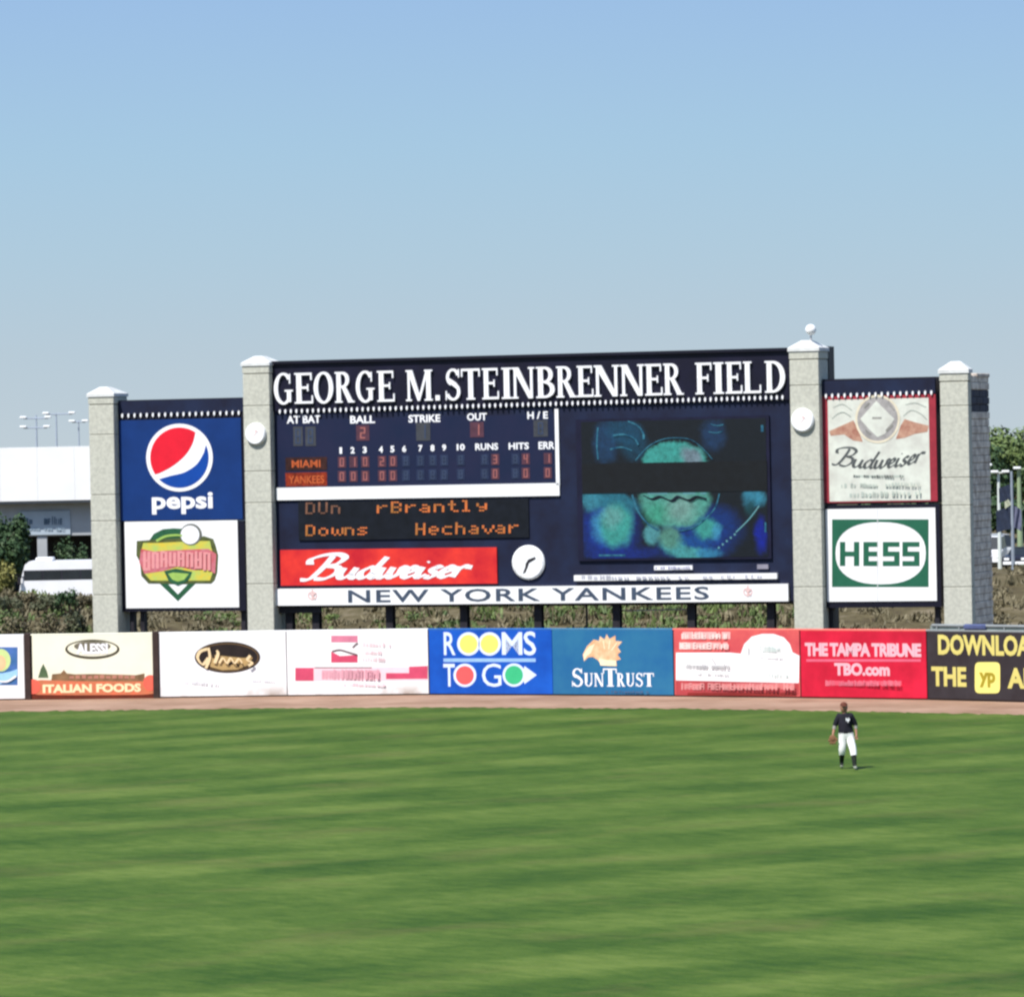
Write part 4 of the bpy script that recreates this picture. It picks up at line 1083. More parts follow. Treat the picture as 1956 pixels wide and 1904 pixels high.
# 3: oval
M_WB = dirty('banner_white', (0.80, 0.80, 0.80))
T = banner(3, 305, 547.5, 'plain white banner with a black and gold oval', M_WB)
T.z = Z(2.081, 680, 2370, 0)
T.flat('oval', [ell(362, 195, 256, 122, 48)], mat('oval_black', lin(44, 34, 32, 0.7), 0.5, 0.3, 2), OF)
GO = mat('oval_gold', lin(186, 156, 104, 0.85), 0.5, 0.2, 3)
T.flat('oval_glow', [[(230, 175), (330, 185), (480, 200), (560, 195), (540, 250), (440, 290), (320, 295), (230, 270), (205, 220)]], GO, OF + 0.004)
T.flat('oval_rim', [ring(362, 195, 244, 110, 7, 7)], mat('rim_bronze', lin(116, 90, 58, 0.8), 0.5, 0.2), OF + 0.003)
T.flat('script_lettering', stroke([(205, 130), (150, 150), (130, 200), (170, 250), (215, 200)], 10, 26) + stroke([(215, 120), (225, 200), (195, 280)], 10, 22) + stroke([(280, 140), (290, 170), (265, 240)], 10, 26) + stroke([(300, 240), (330, 200), (360, 240), (390, 200), (420, 240), (455, 205), (480, 240)], 6, 18) + stroke([(545, 180), (520, 215), (560, 235), (530, 260)], 8, 22), mat('script_gold', lin(240, 214, 168, 0.9), 0.5), OF + 0.010)
T.flat('script_shadow', stroke([(370, 250), (420, 235), (450, 265)], 8, 20) + stroke([(240, 140), (255, 200)], 10, 24), mat('oval_black', (0, 0, 0)), OF + 0.014)
FG = mat('faint_print', lin(218, 218, 222), 0.6, 0.05)
scribble(T, 'small_lettering', 10, 375, 300, 402, FG, OF, 16, 0.7, 31, rise=14)
scribble(T, 'small_lettering', 560, 372, 740, 392, mat('faint_print2', lin(190, 190, 196), 0.6), OF, 10, 0.7, 32)
# 4: pink bars
T = banner(4, 549, 818.5, 'white banner with a pink square emblem and long pink bar', M_WB)
T.z = Z(2.081, 680, 2370, 0)
PK = mat('banner_pink', lin(228, 84, 118, 0.74), 0.5, 0.1, 2); PK2 = mat('banner_mauve', lin(214, 128, 152, 0.88), 0.5, 0.1, 2); PP = mat('pale_pink', lin(250, 206, 214, 0.95), 0.5, 0.05, 2); DKP = mat('dark_print', lin(110, 80, 84, 0.8), 0.5)
T.flat('emblem', [quad(1172, 26, 1378, 78)], PK2, OF); T.flat('emblem', [[(1172, 150), (1240, 185), (1378, 176), (1378, 236), (1172, 236)]], PK, OF)
T.flat('emblem_mark', stroke([(1340, 120), (1365, 95), (1380, 84)], 6, 12) + stroke([(1180, 150), (1240, 138), (1310, 156), (1378, 176)], 8, 14), DKP, OF + 0.005)
T.flat('long_bar', [quad(892, 272, 1925, 378)], PP, OF)
T.flat('bar_end', [quad(892, 278, 1035, 378)], PK, OF + 0.004); T.flat('bar_end', [[(1600, 318), (1780, 318), (1780, 268), (1925, 262), (1925, 362), (1600, 364)]], PK, OF + 0.004)
T.flat('bar_line', [quad(1040, 272, 1490, 280)], DKP, OF + 0.004)
words(T, 1090, 296, 1560, 360, mat('word_rose', lin(236, 178, 190, 0.8), 0.5), OF + 0.003, 6, 3)
scribble(T, 'lettering', 1100, 290, 1560, 366, mat('rose_print', lin(206, 150, 162), 0.5), OF + 0.006, 15, 0.75, 41)
scribble(T, 'small_lettering', 1270, 395, 1600, 420, PP, OF, 14, 0.8, 42)
for k, (x1, y) in enumerate(((1650, 80), (1570, 140), (1600, 195))): scribble(T, 'small_lettering', 1420, y, x1, y + 34, mat('faint_rose', lin(222, 196, 200), 0.6), OF, 9, 0.7, 43 + k)

# 5: furniture
T = banner(5, 821, 1056, 'bright blue furniture banner with yellow, red and green circles', mat('furniture_blue', lin(10, 80, 186, 0.8), 0.45, 0.1, 0.6, rgb2=lin(20, 96, 206, 0.8)))
T.z = Z(1.956, 1600, 2300, 0)
LBW = mat('icy_lettering', lin(214, 228, 250, 0.9), 0.5, 0.03)
lettering(T, 'lettering', 'R', 130, 136, 215, 304, LBW, OF, 0.012)
lettering(T, 'lettering', 'M', 556, 136, 706, 302, LBW, OF, 0.012)
lettering(T, 'lettering', 'S', 716, 130, 806, 306, LBW, OF, 0.012)
lettering(T, 'lettering', 'T', 128, 368, 212, 534, LBW, OF, 0.012)
lettering(T, 'lettering', 'G', 410, 366, 552, 536, LBW, OF, 0.0)
T.flat('rule', [quad(128, 328, 804, 354)], mat('icy_rule', lin(150, 190, 240, 0.85), 0.5), OF)
for cx_, cy_, m in ((312, 222, mat('circle_yellow', lin(250, 240, 110, 0.9), 0.5, 0.04)), (466, 222, mat('circle_yellow', (0, 0, 0))), (285, 452, mat('circle_red', lin(236, 92, 92, 0.88), 0.5, 0.06)), (645, 450, mat('circle_green', lin(60, 190, 130, 0.85), 0.5, 0.06))):
    T.flat('circle_ring', [ell(cx_, cy_, 84, 86, 32)], LBW, OF + 0.001)
    T.flat('circle', [ell(cx_, cy_, 66, 68, 32)], m, OF + 0.006)
T.flat('arrow', [[(722, 384), (812, 450), (722, 516), (706, 450)]], LBW, OF)

# 6: bank
T = banner(6, 1056.5, 1287, 'teal blue bank banner with orange sunburst and white capitals', mat('bank_teal', lin(34, 108, 164, 0.8), 0.45, 0.1, 0.6, rgb2=lin(48, 120, 160, 0.8)))
T.z = Z(1.956, 1600, 2300, 0)
T.flat('sunburst', [[(1160, 350), (1150, 300), (1180, 240), (1230, 190), (1270, 200), (1275, 165), (1310, 190), (1325, 150), (1345, 185), (1390, 160), (1390, 200), (1440, 205), (1405, 245), (1430, 280), (1405, 300), (1430, 335), (1395, 345), (1400, 385), (1340, 385), (1290, 380), (1260, 340), (1225, 318), (1190, 320)]], mat('sun_orange', lin(232, 172, 124, 0.88), 0.5, 0.12, 3, rgb2=lin(240, 204, 164, 0.9)), OF)
T.flat('sunburst_ray', [[(1160, 350), (1156, 300), (1200, 240), (1240, 220), (1210, 290), (1180, 310)], [(1280, 380), (1270, 330), (1330, 340), (1395, 345), (1395, 385)]] + stroke([(1300, 200), (1310, 260)], 4, 8) + stroke([(1350, 195), (1340, 260)], 4, 8) + stroke([(1400, 215), (1360, 270)], 4, 8), mat('sun_cream', lin(248, 228, 190, 0.92), 0.5), OF + 0.005)
a_, b_, c_, d_ = 0, 0, 0, 0
for ch, x0, x1, y0 in (('S', 1072, 1150, 402), ('U', 1160, 1226, 436), ('N', 1234, 1304, 436), ('T', 1300, 1400, 402), ('R', 1400, 1462, 436), ('U', 1468, 1530, 436), ('S', 1540, 1590, 436), ('T', 1596, 1672, 436)):
    r_ = T.rect(x0, y0, x1, 534)
    T.flat('letter', fit(serif(ch, tw=0.2), *r_), M_LETW, OF, 0.003, world=True)
scribble(T, 'small_lettering', 1320, 565, 1640, 582, mat('bank_fine', lin(70, 90, 120), 0.5), OF, 16, 0.8, 51)

# 7: law firm style banner
T = banner(7, 1289, 1529, 'white banner with red top and bottom bands and a rising arch', mat('coral_red', lin(228, 88, 96, 0.74), 0.5, 0.12, 0.8, rgb2=lin(240, 110, 104, 0.74)))
T.z = Z(3.912, 2520, 2330, 0)
T.flat('white_field', [[(70, 455), (860, 455), (1020, 470), (1070, 330), (1180, 220), (1330, 180), (1500, 180), (1650, 230), (1740, 330), (1780, 450), (1880, 500), (1870, 900), (70, 860)]], M_WHITE, OF)
T.flat('red_band', [[(70, 865), (1870, 905), (1870, 1070), (70, 1060)]], mat('band_red', lin(192, 74, 78, 0.7), 0.5, 0.15, 1.2), OF + 0.004)
T.flat('dark_edge', [quad(240, 1040, 1840, 1085)], mat('band_dark', lin(140, 44, 40, 0.8), 0.5, 0.15, 1.2), OF + 0.008)
PW = mat('pinkish_print', lin(255, 226, 220, 0.8), 0.5, 0.04); PG = mat('word_pink', lin(248, 186, 182, 0.76), 0.5, 0.05)
words(T, 150, 150, 880, 255, PG, OF - 0.002, 1, 4); words(T, 120, 305, 840, 405, PG, OF - 0.002, 2, 3)
scribble(T, 'lettering', 150, 150, 880, 255, PW, OF, 14, 1.1, 61); scribble(T, 'lettering', 120, 305, 840, 405, PW, OF, 14, 1.15, 64)
words(T, 190, 640, 870, 690, mat('word_grey', lin(220, 220, 220, 0.8), 0.5), OF + 0.002, 3, 4)
GP = mat('grey_print2', lin(176, 176, 178), 0.5)
scribble(T, 'small_lettering', 190, 620, 870, 700, GP, OF + 0.004, 15, 0.8, 62); scribble(T, 'small_lettering', 360, 760, 860, 795, GP, OF + 0.004, 14, 0.8, 63)
T.flat('small_mark', stroke([(560, 520), (610, 560), (650, 620)], 10, 24), GP, OF + 0.004)
scribble(T, 'small_lettering', 1250, 360, 1650, 450, mat('sage_print', lin(186, 198, 194), 0.5), OF + 0.004, 9, 0.8, 65); T.flat('small_mark', [ell(1140, 440, 18, 66, 16)], GP, OF + 0.004)
scribble(T, 'small_lettering', 1230, 500, 1660, 545, FG, OF + 0.004, 12, 0.8, 66); scribble(T, 'small_lettering', 1430, 760, 1730, 830, mat('sage_print', (0, 0, 0)), OF + 0.004, 7, 0.7, 67)
words(T, 150, 905, 1840, 990, mat('word_coral', lin(226, 130, 130, 0.74), 0.5), OF + 0.006, 4, 7)
scribble(T, 'lettering', 150, 900, 1840, 1000, mat('coral_print', lin(236, 158, 156, 0.72), 0.5), OF + 0.010, 30, 1.0, 68)

# 8: newspaper
T = banner(8, 1531, 1771, 'plain crimson newspaper banner with pale pink capitals', mat('newspaper_red', lin(214, 26, 58, 0.72), 0.45, 0.12, 0.7, rgb2=lin(236, 34, 68, 0.76)))
T.z = Z(1.956, 2500, 2300, 0)
PKL = mat('pale_pink_lettering', lin(250, 196, 208, 0.72), 0.5, 0.05)
lettering(T, 'lettering', 'THE TAMPA TRIBUNE', 1020, 216, 1872, 316, PKL, OF, 0.05, 0.92)
T.flat('rule', [quad(1030, 334, 1870, 352)], mat('rose_rule', lin(244, 112, 140, 0.7), 0.5), OF)
lettering(T, 'lettering', 'TBO.com', 1236, 362, 1642, 456, PKL, OF, 0.05)
words(T, 1170, 492, 1740, 526, mat('word_red', lin(240, 96, 118, 0.7), 0.5), OF - 0.002, 7, 4)
scribble(T, 'small_lettering', 1170, 488, 1740, 530, mat('rose_print2', lin(244, 130, 150, 0.68), 0.5), OF, 34, 0.85, 71)

# 9: app banner, continues out of the picture
T = banner(9, 1773.5, 2014, 'charcoal banner with big yellow capitals and a yellow rounded badge', mat('app_charcoal', lin(72, 66, 70, 0.75), 0.5, 0.2, 0.8, rgb2=lin(50, 42, 44, 0.75)))
T.z = Z(3.622, 3300, 2300, 0)
YL = mat('app_yellow', lin(232, 218, 124, 0.76), 0.5, 0.06, 2)
lettering(T, 'lettering', 'DOWNLOAD', 800, 292, 2215, 572, YL, OF, 0.04)
lettering(T, 'lettering', 'THE', 712, 722, 1185, 988, YL, OF, 0.04)
T.flat('badge', [sq(1472, 870, 172, 212, 40, 7)], mat('badge_yellow', lin(250, 238, 134, 0.8), 0.5, 0.05, 2), OF)
lettering(T, 'badge_lettering', 'yp', 1362, 800, 1580, 1000, mat('badge_olive', lin(176, 156, 40, 0.8), 0.5, 0.1), OF + 0.006, 0.04)
lettering(T, 'lettering', 'APP', 1742, 740, 2270, 1020, YL, OF, 0.04)
# grey pipe rail and blue cover on top of the wall at the right
Tr = Thing(WF[9], 0, 'pipe_rail', 'grey pipe rail and folded blue cover on top of the right wall', 'rail')
f = WF[9]; mb = MB(); mb.tube([(0.2, 0.08, WH + 0.16), (f.len, 0.08, WH + 0.16)], 0.05); mb.build('pipe', M_CAPR, Tr.e)
mb = MB(); mb.box(0.1, f.len, 0.10, 0.14, WH + 0.013, WH + 0.15); mb.build('kick_board', mat('kick_grey', lin(150, 160, 156, 0.7), 0.6, 0.15, 2), Tr.e)
for k in range(6):
    mb = MB(); x = 0.4 + k * (f.len - 0.6) / 5; mb.tube([(x, 0.08, WH + 0.012), (x, 0.08, WH + 0.12)], 0.035, 6); mb.build('bracket', M_CAPR, Tr.e)
a = f.loc(1862, 1206)[0]
mb = MB(); mb.bbox(a - 0.5, a + 0.45, -0.04, 0.2, WH + 0.02, WH + 0.22, 0.05); mb.build('cover', mat('cover_blue', lin(92, 104, 150, 0.6), 0.6, 0.2, 4), Tr.e)
# ------------------------------------------------------------------ building behind the left
DB = 330.0
def fx(u, v, d): return P(u, v, d)
b0 = P(-420, 960, DB).x; b1 = P(430, 960, DB).x
ztop = P(80, 854, DB).z; zmid = P(80, 959, DB).z; zwal = P(80, 1024, DB).z
bo = empty('low_building', ((b0 + b1) / 2, DB, 0), 0, 'long low building with bright white roof fascia and pale grey wall', 'building')
hx = (b1 - b0) / 2
def wpart(name, x0, x1, y0, y1, z0, z1, m, par=bo, ch=0.02):
    mb = MB(); mb.bbox(x0, x1, y0, y1, z0, z1, ch); return mb.build(name, m, par)
M_FAS = mat('white_fascia', (0.82, 0.82, 0.81), 0.5, 0.04, 0.3)
M_PW = mat('pale_wall', lin(196, 200, 204, 0.7), 0.7, 0.08, 0.6)
nb = 12
for k in range(nb):
    x0 = -hx + 2 * hx * k / nb; wpart('fascia_panel', x0 + 0.004, x0 + 2 * hx / nb - 0.004, -1.2, 0.1, zmid + 0.1, ztop, M_FAS, ch=0.004)
wpart('roof', -hx + 0.05, hx - 0.05, 0.12, 26, ztop - 0.5, ztop - 0.15, M_FAS)
wpart('soffit', -hx, hx, -1.1, 0.1, zmid - 0.08, zmid + 0.095, mat('soffit_grey', lin(150, 152, 156, 0.7), 0.7))
wpart('upper_wall', -hx, hx, 0.0, 0.4, zwal, zmid - 0.085, M_PW)
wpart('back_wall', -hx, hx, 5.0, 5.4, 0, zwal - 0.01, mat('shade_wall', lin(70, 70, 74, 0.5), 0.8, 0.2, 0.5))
wpart('side_wall', -hx, -hx + 0.4, 0.5, 26, 0, ztop - 0.55, M_PW); wpart('side_wall', hx - 0.4, hx, 0.5, 26, 0, ztop - 0.55, M_PW); wpart('rear_wall', -hx + 0.5, hx - 0.5, 25.4, 25.9, 0, ztop - 0.55, M_PW)
for uu in (-300, -110, 81, 270, 400):
    x = P(uu, 1060, DB).x - (b0 + b1) / 2; wpart('column', x - 0.33, x + 0.33, 0.0, 0.5, 0, zwal - 0.01, M_PW)
for k in range(9):
    x = -hx + 1.5 + k * (2 * hx - 3) / 8.0
    wn_ = wpart('window', x - 0.9, x + 0.9, 4.9, 4.99, 0.9, 2.6, mat('dark_glass', (0.02, 0.025, 0.03), 0.15, 0.2, 1, spec=0.6))
# sign on the wall: print unreadable at this distance
sx0, sx1 = P(36, 990, DB - 0.2).x, P(134, 990, DB - 0.2).x; sz1, sz0 = P(80, 976, DB).z, P(80, 1022, DB).z
wpart('sign_panel', sx0 - (b0 + b1) / 2, sx1 - (b0 + b1) / 2, -0.14, -0.01, sz0, sz1, mat('sign_pale', lin(190, 204, 216, 0.75), 0.6, 0.06, 1))
SF = Face((b0, DB - 0.16), (b1, DB - 0.16))
class _S(Thing): pass
st = Thing.__new__(Thing); st.face = SF; st.s0 = (b1 - b0) / 2; st.z = None; st.e = bo; st.lay = 0; st.off = 0
MSG = mat('sign_slate', lin(92, 116, 138, 0.7), 0.6, 0.15, 2)
scribble(st, 'sign_lettering', 40, 989, 80, 1001, MSG, 0.17, 5, 0.8, 81); scribble(st, 'sign_lettering', 84, 986, 130, 1002, MSG, 0.17, 6, 0.85, 82)
scribble(st, 'sign_lettering', 46, 1007, 124, 1013, mat('sign_pale_print', lin(160, 180, 196, 0.75), 0.6), 0.17, 14, 0.85, 83)

# ------------------------------------------------------------------ floodlight poles and lot lights
def light_pole(name, u, vtop, vbase_z, d, arms, label, m, group, r=0.10):
    p = P(u, vtop, d)
    o = empty(name, (p.x, d, 0), 0, label, 'light pole', group)
    mb = MB(); mb.tube([(0, 0, vbase_z), (0, 0, p.z)], [r * 1.4, r * 0.8]); mb.build('pole', m, o)
    for (ul, ur, v) in arms:
        a = P(ul, v, d).x - p.x; b = P(ur, v, d).x - p.x; z = P(u, v, d).z
        mb = MB(); mb.bbox(a, b, -0.08, 0.08, z - 0.06, z + 0.06, 0.02); mb.build('crossarm', m, o)
        nl = max(2, int((b - a) / 1.1) + 1)
        for k in range(nl):
            x = a + (b - a) * k / (nl - 1)
            mb = MB(); mb.bbox(x - 0.26, x + 0.26, -0.45, -0.1, z + 0.0, z + 0.17, 0.04); mb.build('lamp_head', M_CAP, o)
    return o
M_PG = mat('pole_grey', lin(150, 160, 172, 0.8), 0.5, 0.1, 1); M_PWH = mat('pole_white', lin(225, 232, 226, 0.8), 0.5, 0.05, 1)
M_PF = mat('pole_pale', lin(176, 188, 204, 0.8), 0.5, 0.08, 1)
gA = 'floodlight poles beyond the white roof'
light_pole('floodlight_pole', 69, 793, 0, 380, [(45, 92, 799), (45, 90, 817)], 'grey floodlight pole with two crossarms above the white roof', M_PF, gA, 0.075)
light_pole('floodlight_pole', 107, 789, 0, 392, [(88, 138, 791)], 'floodlight pole with one upper crossarm above the white roof', M_PF, gA, 0.075)
light_pole('floodlight_pole', 150, 803, 0, 400, [(138, 163, 806)], 'floodlight pole with short crossarm nearest the left stone pillar', M_PF, gA, 0.065)
gB = 'lot light poles in front of the right trees'
light_pole('lot_light', 1907, 902, 0, 340, [(1899, 1920, 903)], 'white lot light pole with a bright T arm before the trees', M_PWH, gB, 0.11)
light_pole('lot_light', 1886, 889, 0, 352, [(1874, 1887, 890)], 'lot light whose arm shows just right of the stone pillar', M_PWH, gB, 0.10)
light_pole('lot_light', 1946, 895, 0, 346, [(1942, 1975, 896)], 'pale green tinted lot light pole cut by the right edge', mat('pole_sage', lin(150, 168, 130, 0.8), 0.6, 0.1), gB, 0.16)
p = P(1932, 900, 318)
bp = empty('banner_pole', (p.x, 318, 0), 0, 'grey pole with dark blue flags hanging before the trees', 'pole')
mb = MB(); mb.tube([(0, 0, 0), (0, 0, p.z)], [0.13, 0.08]); mb.build('pole', M_PG, bp)
def flag(z0, z1, w_, sgn, m):
    mb = MB(); n_ = 8; vs = []
    for k in range(n_ + 1):
        for j in range(7):
            x = sgn * (0.08 + w_ * k / n_); z = z1 + (z0 - z1) * j / 6 - 0.25 * (k / n_) ** 1.3
            y = 0.10 * math.sin(k * 1.1 + j * 0.7)
            vs.append((x, y, z))
    mb.add(vs, [(k * 7 + j, k * 7 + j + 1, (k + 1) * 7 + j + 1, (k + 1) * 7 + j) for k in range(n_) for j in range(6)])
    return mb.build('flag', m, bp, smooth=True)
fz = lambda v: P(1932, v, 318).z
M_FL = mat('flag_blue', lin(52, 62, 84, 0.7), 0.8, 0.2, 3)
flag(fz(953), fz(925), 0.75, -1, M_FL); flag(fz(1010), fz(968), 0.95, -1, M_FL); flag(fz(1008), fz(966), 0.5, 1, mat('flag_grey', lin(110, 114, 140, 0.7), 0.8, 0.2, 3)); flag(fz(965), fz(951), 0.4, -1, mat('flag_pale', lin(200, 205, 180, 0.8), 0.8))

# ------------------------------------------------------------------ trees and shrubs
def leaf_mat(name, c1, c2):
    m = bpy.data.materials.new(name); m.use_nodes = True; nt = m.node_tree; p_ = nt.nodes['Principled BSDF']
    p_.inputs['Roughness'].default_value = 0.6; p_.inputs['Specular IOR Level'].default_value = 0.25
    tc = nt.nodes.new('ShaderNodeTexCoord'); n_ = nt.nodes.new('ShaderNodeTexNoise'); n_.inputs['Scale'].default_value = 0.9; n_.inputs['Detail'].default_value = 5
    nt.links.new(tc.outputs['Object'], n_.inputs['Vector'])
    r_ = nt.nodes.new('ShaderNodeValToRGB'); r_.color_ramp.elements[0].position = 0.3; r_.color_ramp.elements[1].position = 0.7
    r_.color_ramp.elements[0].color = (*c1, 1); r_.color_ramp.elements[1].color = (*c2, 1)
    nt.links.new(n_.outputs['Fac'], r_.inputs['Fac']); nt.links.new(r_.outputs['Color'], p_.inputs['Base Color'])
    MATS[name] = m
    return m
LM1 = leaf_mat('foliage_green', (0.06, 0.10, 0.035), (0.15, 0.20, 0.06))
LM2 = leaf_mat('foliage_dark', (0.022, 0.050, 0.020), (0.055, 0.095, 0.035))
LM3 = leaf_mat('foliage_dry', (0.09, 0.08, 0.045), (0.20, 0.17, 0.10))
LM4 = leaf_mat('foliage_grey', (0.05, 0.065, 0.035), (0.12, 0.125, 0.07))
BARK = mat('bark', (0.10, 0.075, 0.055), 0.9, 0.3, 4, bump=0.4)
def leaves(mb, c, rx, ry, rz_, n, size, rnd, lumps=9):
    cl = []
    for k in range(lumps):
        a = rnd.uniform(0, 2 * math.pi); e = rnd.uniform(-0.5, 1.0); q = rnd.uniform(0.35, 0.78)
        cl.append((c[0] + rx * q * math.cos(a) * math.cos(e), c[1] + ry * q * math.sin(a) * math.cos(e), c[2] + rz_ * q * math.sin(e), rnd.uniform(0.26, 0.5)))
    for k in range(n):
        q = rnd.choice(cl)
        d = Vector((rnd.gauss(0, 1), rnd.gauss(0, 1), rnd.gauss(0, 1))).normalized() * (rnd.random() ** 0.35)
        p_ = Vector((q[0] + d.x * rx * q[3], q[1] + d.y * ry * q[3], q[2] + d.z * rz_ * q[3]))
        nrm = (d + Vector((rnd.gauss(0, .5), rnd.gauss(0, .5), rnd.gauss(0, .5) + 0.3))).normalized()
        t1 = nrm.orthogonal().normalized(); t2 = nrm.cross(t1); an = rnd.uniform(0, 6.3)
        t1, t2 = t1 * math.cos(an) + t2 * math.sin(an), t2 * math.cos(an) - t1 * math.sin(an)
        s_ = size * rnd.uniform(0.6, 1.3)
        mb.add([p_ - t1 * s_ * 0.5, p_ + t2 * s_ * 0.35, p_ + t1 * s_ * 0.6 + nrm * s_ * 0.08, p_ - t2 * s_ * 0.35], [(0, 1, 2, 3)])
def tree(name, x, y, z0, h, r, label, cat, group, m, seed, n=2600, size=0.34, trunk=0.35):
    rnd = random.Random(seed)
    o = empty(name, (x, y, z0), rnd.uniform(0, 6), label, cat, group)
    mb = MB(); lean = rnd.uniform(-.3, .3)
    mb.tube([(0, 0, 0), (lean * 0.5, 0, h * trunk), (lean, 0.1, h * 0.8)], [h * 0.028, h * 0.02, h * 0.006], 8)
    for k in range(6):
        a = k * 1.05 + rnd.uniform(-.3, .3); zb_ = h * rnd.uniform(trunk * 0.8, 0.6)
        mb.tube([(lean * 0.5, 0, zb_), (r * 0.4 * math.cos(a), r * 0.4 * math.sin(a), zb_ + h * 0.12), (r * 0.75 * math.cos(a), r * 0.75 * math.sin(a), zb_ + h * 0.26)], [h * 0.011, h * 0.008, h * 0.003], 6)
    mb.build('trunk', BARK, o)
    mb = MB(); leaves(mb, (lean, 0, h * (trunk + 1) / 2), r, r, h * (1 - trunk) / 2 * 1.05, n, size, rnd, 14)
    mb.build('crown', m, o)
    return o
gT = 'trees beyond the lot at the right'
i = 0
for (u, vt, d, r, lab, m) in [(1868, 852, 420, 3.6, 'dark leafy tree half hidden by the right stone pillar', LM2), (1905, 838, 428, 4.0, 'broad green tree rising behind the white lot light', LM1), (1948, 831, 435, 4.6, 'bright green tree at the right edge, highest of the row', LM1),
                              (1995, 836, 430, 4.4, 'green tree just past the right edge of the row', LM1), (1885, 950, 400, 2.6, 'low bushy tree under the green crowns beside the pillar', LM2), (1925, 945, 398, 2.8, 'low dark tree behind the flag pole', LM2), (1965, 950, 402, 2.8, 'low dark tree beyond the parked dark car', LM1), (2040, 850, 425, 4.2, 'rounded tree farther right beyond the lot', LM2), (1840, 870, 425, 3.6, 'tree standing behind the far right stone pillar', LM2)]:
    p = P(u, vt, d); tree('tree', p.x, d, 0, p.z * (1.13 if vt < 900 else 1), r, lab, 'tree', gT, m, 100 + i, n=3400, size=0.42, trunk=0.12); i += 1
p = P(14, 978, 302); tree('tree', p.x, 302, 0, p.z, 1.55, 'dark green tree in front of the pale building at the left', 'tree', None, LM2, 140, n=3600, size=0.28, trunk=0.15)
p = P(-30, 985, 300); tree('tree', p.x, 300, 0, p.z, 2.4, 'tree at the far left edge before the pale building', 'tree', None, LM2, 141, n=2800, size=0.28, trunk=0.15)
p = P(140, 1024, 312); tree('shrub', p.x, 312, 0, p.z, 1.3, 'green shrub above the white bus roof beside the grey column', 'shrub', None, LM2, 142, n=1400, size=0.2, trunk=0.1)
p = P(8, 1042, 296); tree('shrub', p.x, 296, 0, p.z * 0.8, 0.8, 'yellowish shrub below the dark green tree at the left edge', 'shrub', None, leaf_mat('foliage_yellow', (0.10, 0.11, 0.03), (0.24, 0.22, 0.06)), 143, n=1100, size=0.2, trunk=0.1)
# far wood behind the lot, reads as one mass
rnd = random.Random(311)
mb = MB()
for k in range(110):
    x = -260 + k * 4.8 + rnd.uniform(-2, 2); y = 470 + rnd.uniform(-12, 14); h_ = rnd.uniform(4.6, 7.4)
    leaves(mb, (x, y, h_ * 0.5), 4.2, 3.5, h_ * 0.56, 190, 1.1, rnd, 8)
setp(mb.build('far_wood', leaf_mat('foliage_far', (0.06, 0.10, 0.05), (0.13, 0.18, 0.09))), 'low hazy green wood across the far side of the lot', 'wood', kind='stuff')
# bank shrubs, left
gS = 'scrubby shrubs on the bank behind the left wall'
for k, (u, vt, d, r, m, lab) in enumerate([(20, 1132, 226, 0.95, LM4, 'grey green shrub on the bank at the far left'), (55, 1124, 228, 0.85, LM3, 'dry brown shrub in front of the bus nose'), (88, 1130, 226, 0.8, LM4, 'olive shrub under the bus windows'), (116, 1122, 226, 0.8, LM2, 'dark green rounded shrub under the bus side'),
     (148, 1138, 228, 0.8, LM3, 'pale dry shrub left of the first stone pillar'), (0, 1150, 216, 0.9, LM1, 'small green shrub just above the left banner'), (40, 1160, 214, 0.8, LM3, 'straw coloured shrub above the post between left banners'), (95, 1158, 214, 0.8, LM3, 'beige shrub above the food banner'), (140, 1160, 216, 0.7, LM4, 'low olive shrub above the food banner, next the pillar')]):
    p = P(u, vt, d); zb_ = terrain_h(p.x, d); tree('shrub', p.x, d, zb_ - 0.05, max(0.7, p.z - zb_), r, lab, 'shrub', gS, m, 200 + k, n=700, size=0.14, trunk=0.05)
# undergrowth as one mass
rnd = random.Random(77)
for nm, m, cnt, lab in (('dry_brush', LM3, 800, 'tangle of dry brown brush on the bank behind the wall'), ('green_brush', LM1, 420, 'low green weeds among the dry brush on the bank')):
    mb = MB()
    if nm == 'green_brush':
        for k in range(46):
            x = rnd.uniform(-22, 15); y = rnd.uniform(211, 226); leaves(mb, (x, y, terrain_h(x, y) + 0.15), 0.75, 0.6, 0.38, 110, 0.15, rnd, 6)
    else:
        for k in range(50):
            x = rnd.uniform(-30, 34); y = rnd.uniform(211, 228); leaves(mb, (x, y, terrain_h(x, y) + 0.12), 0.8, 0.6, 0.34, 110, 0.15, rnd, 6)
    for k in range(cnt):
        x = rnd.uniform(-34, 36); y = rnd.uniform(209, 236)
        if nm == 'green_brush': x = rnd.uniform(-4, 12) if rnd.random() < 0.6 else rnd.uniform(-30, 15)
        z = terrain_h(x, y); hh = rnd.uniform(0.15, 0.42)
        for q in range(26):
            a = rnd.uniform(0, 6.28); rr = rnd.uniform(0, 0.7); px_, py_ = x + rr * math.cos(a), y + rr * math.sin(a)
            s_ = rnd.uniform(0.05, 0.13); dx, dy = rnd.gauss(0, 0.1), rnd.gauss(0, 0.1); ht = hh * rnd.uniform(0.4, 1.2)
            zz_ = z + rnd.uniform(-0.02, 0.1)
            mb.add([(px_ - s_ / 2, py_, zz_), (px_ + s_ / 2, py_ + rnd.uniform(-.1, .1), zz_), (px_ + dx + s_ * 0.3, py_ + dy, zz_ + ht), (px_ + dx - s_ * 0.3, py_ + dy, zz_ + ht * 0.9)], [(0, 1, 2, 3)])
    setp(mb.build(nm, m), lab, 'brush', kind='stuff')

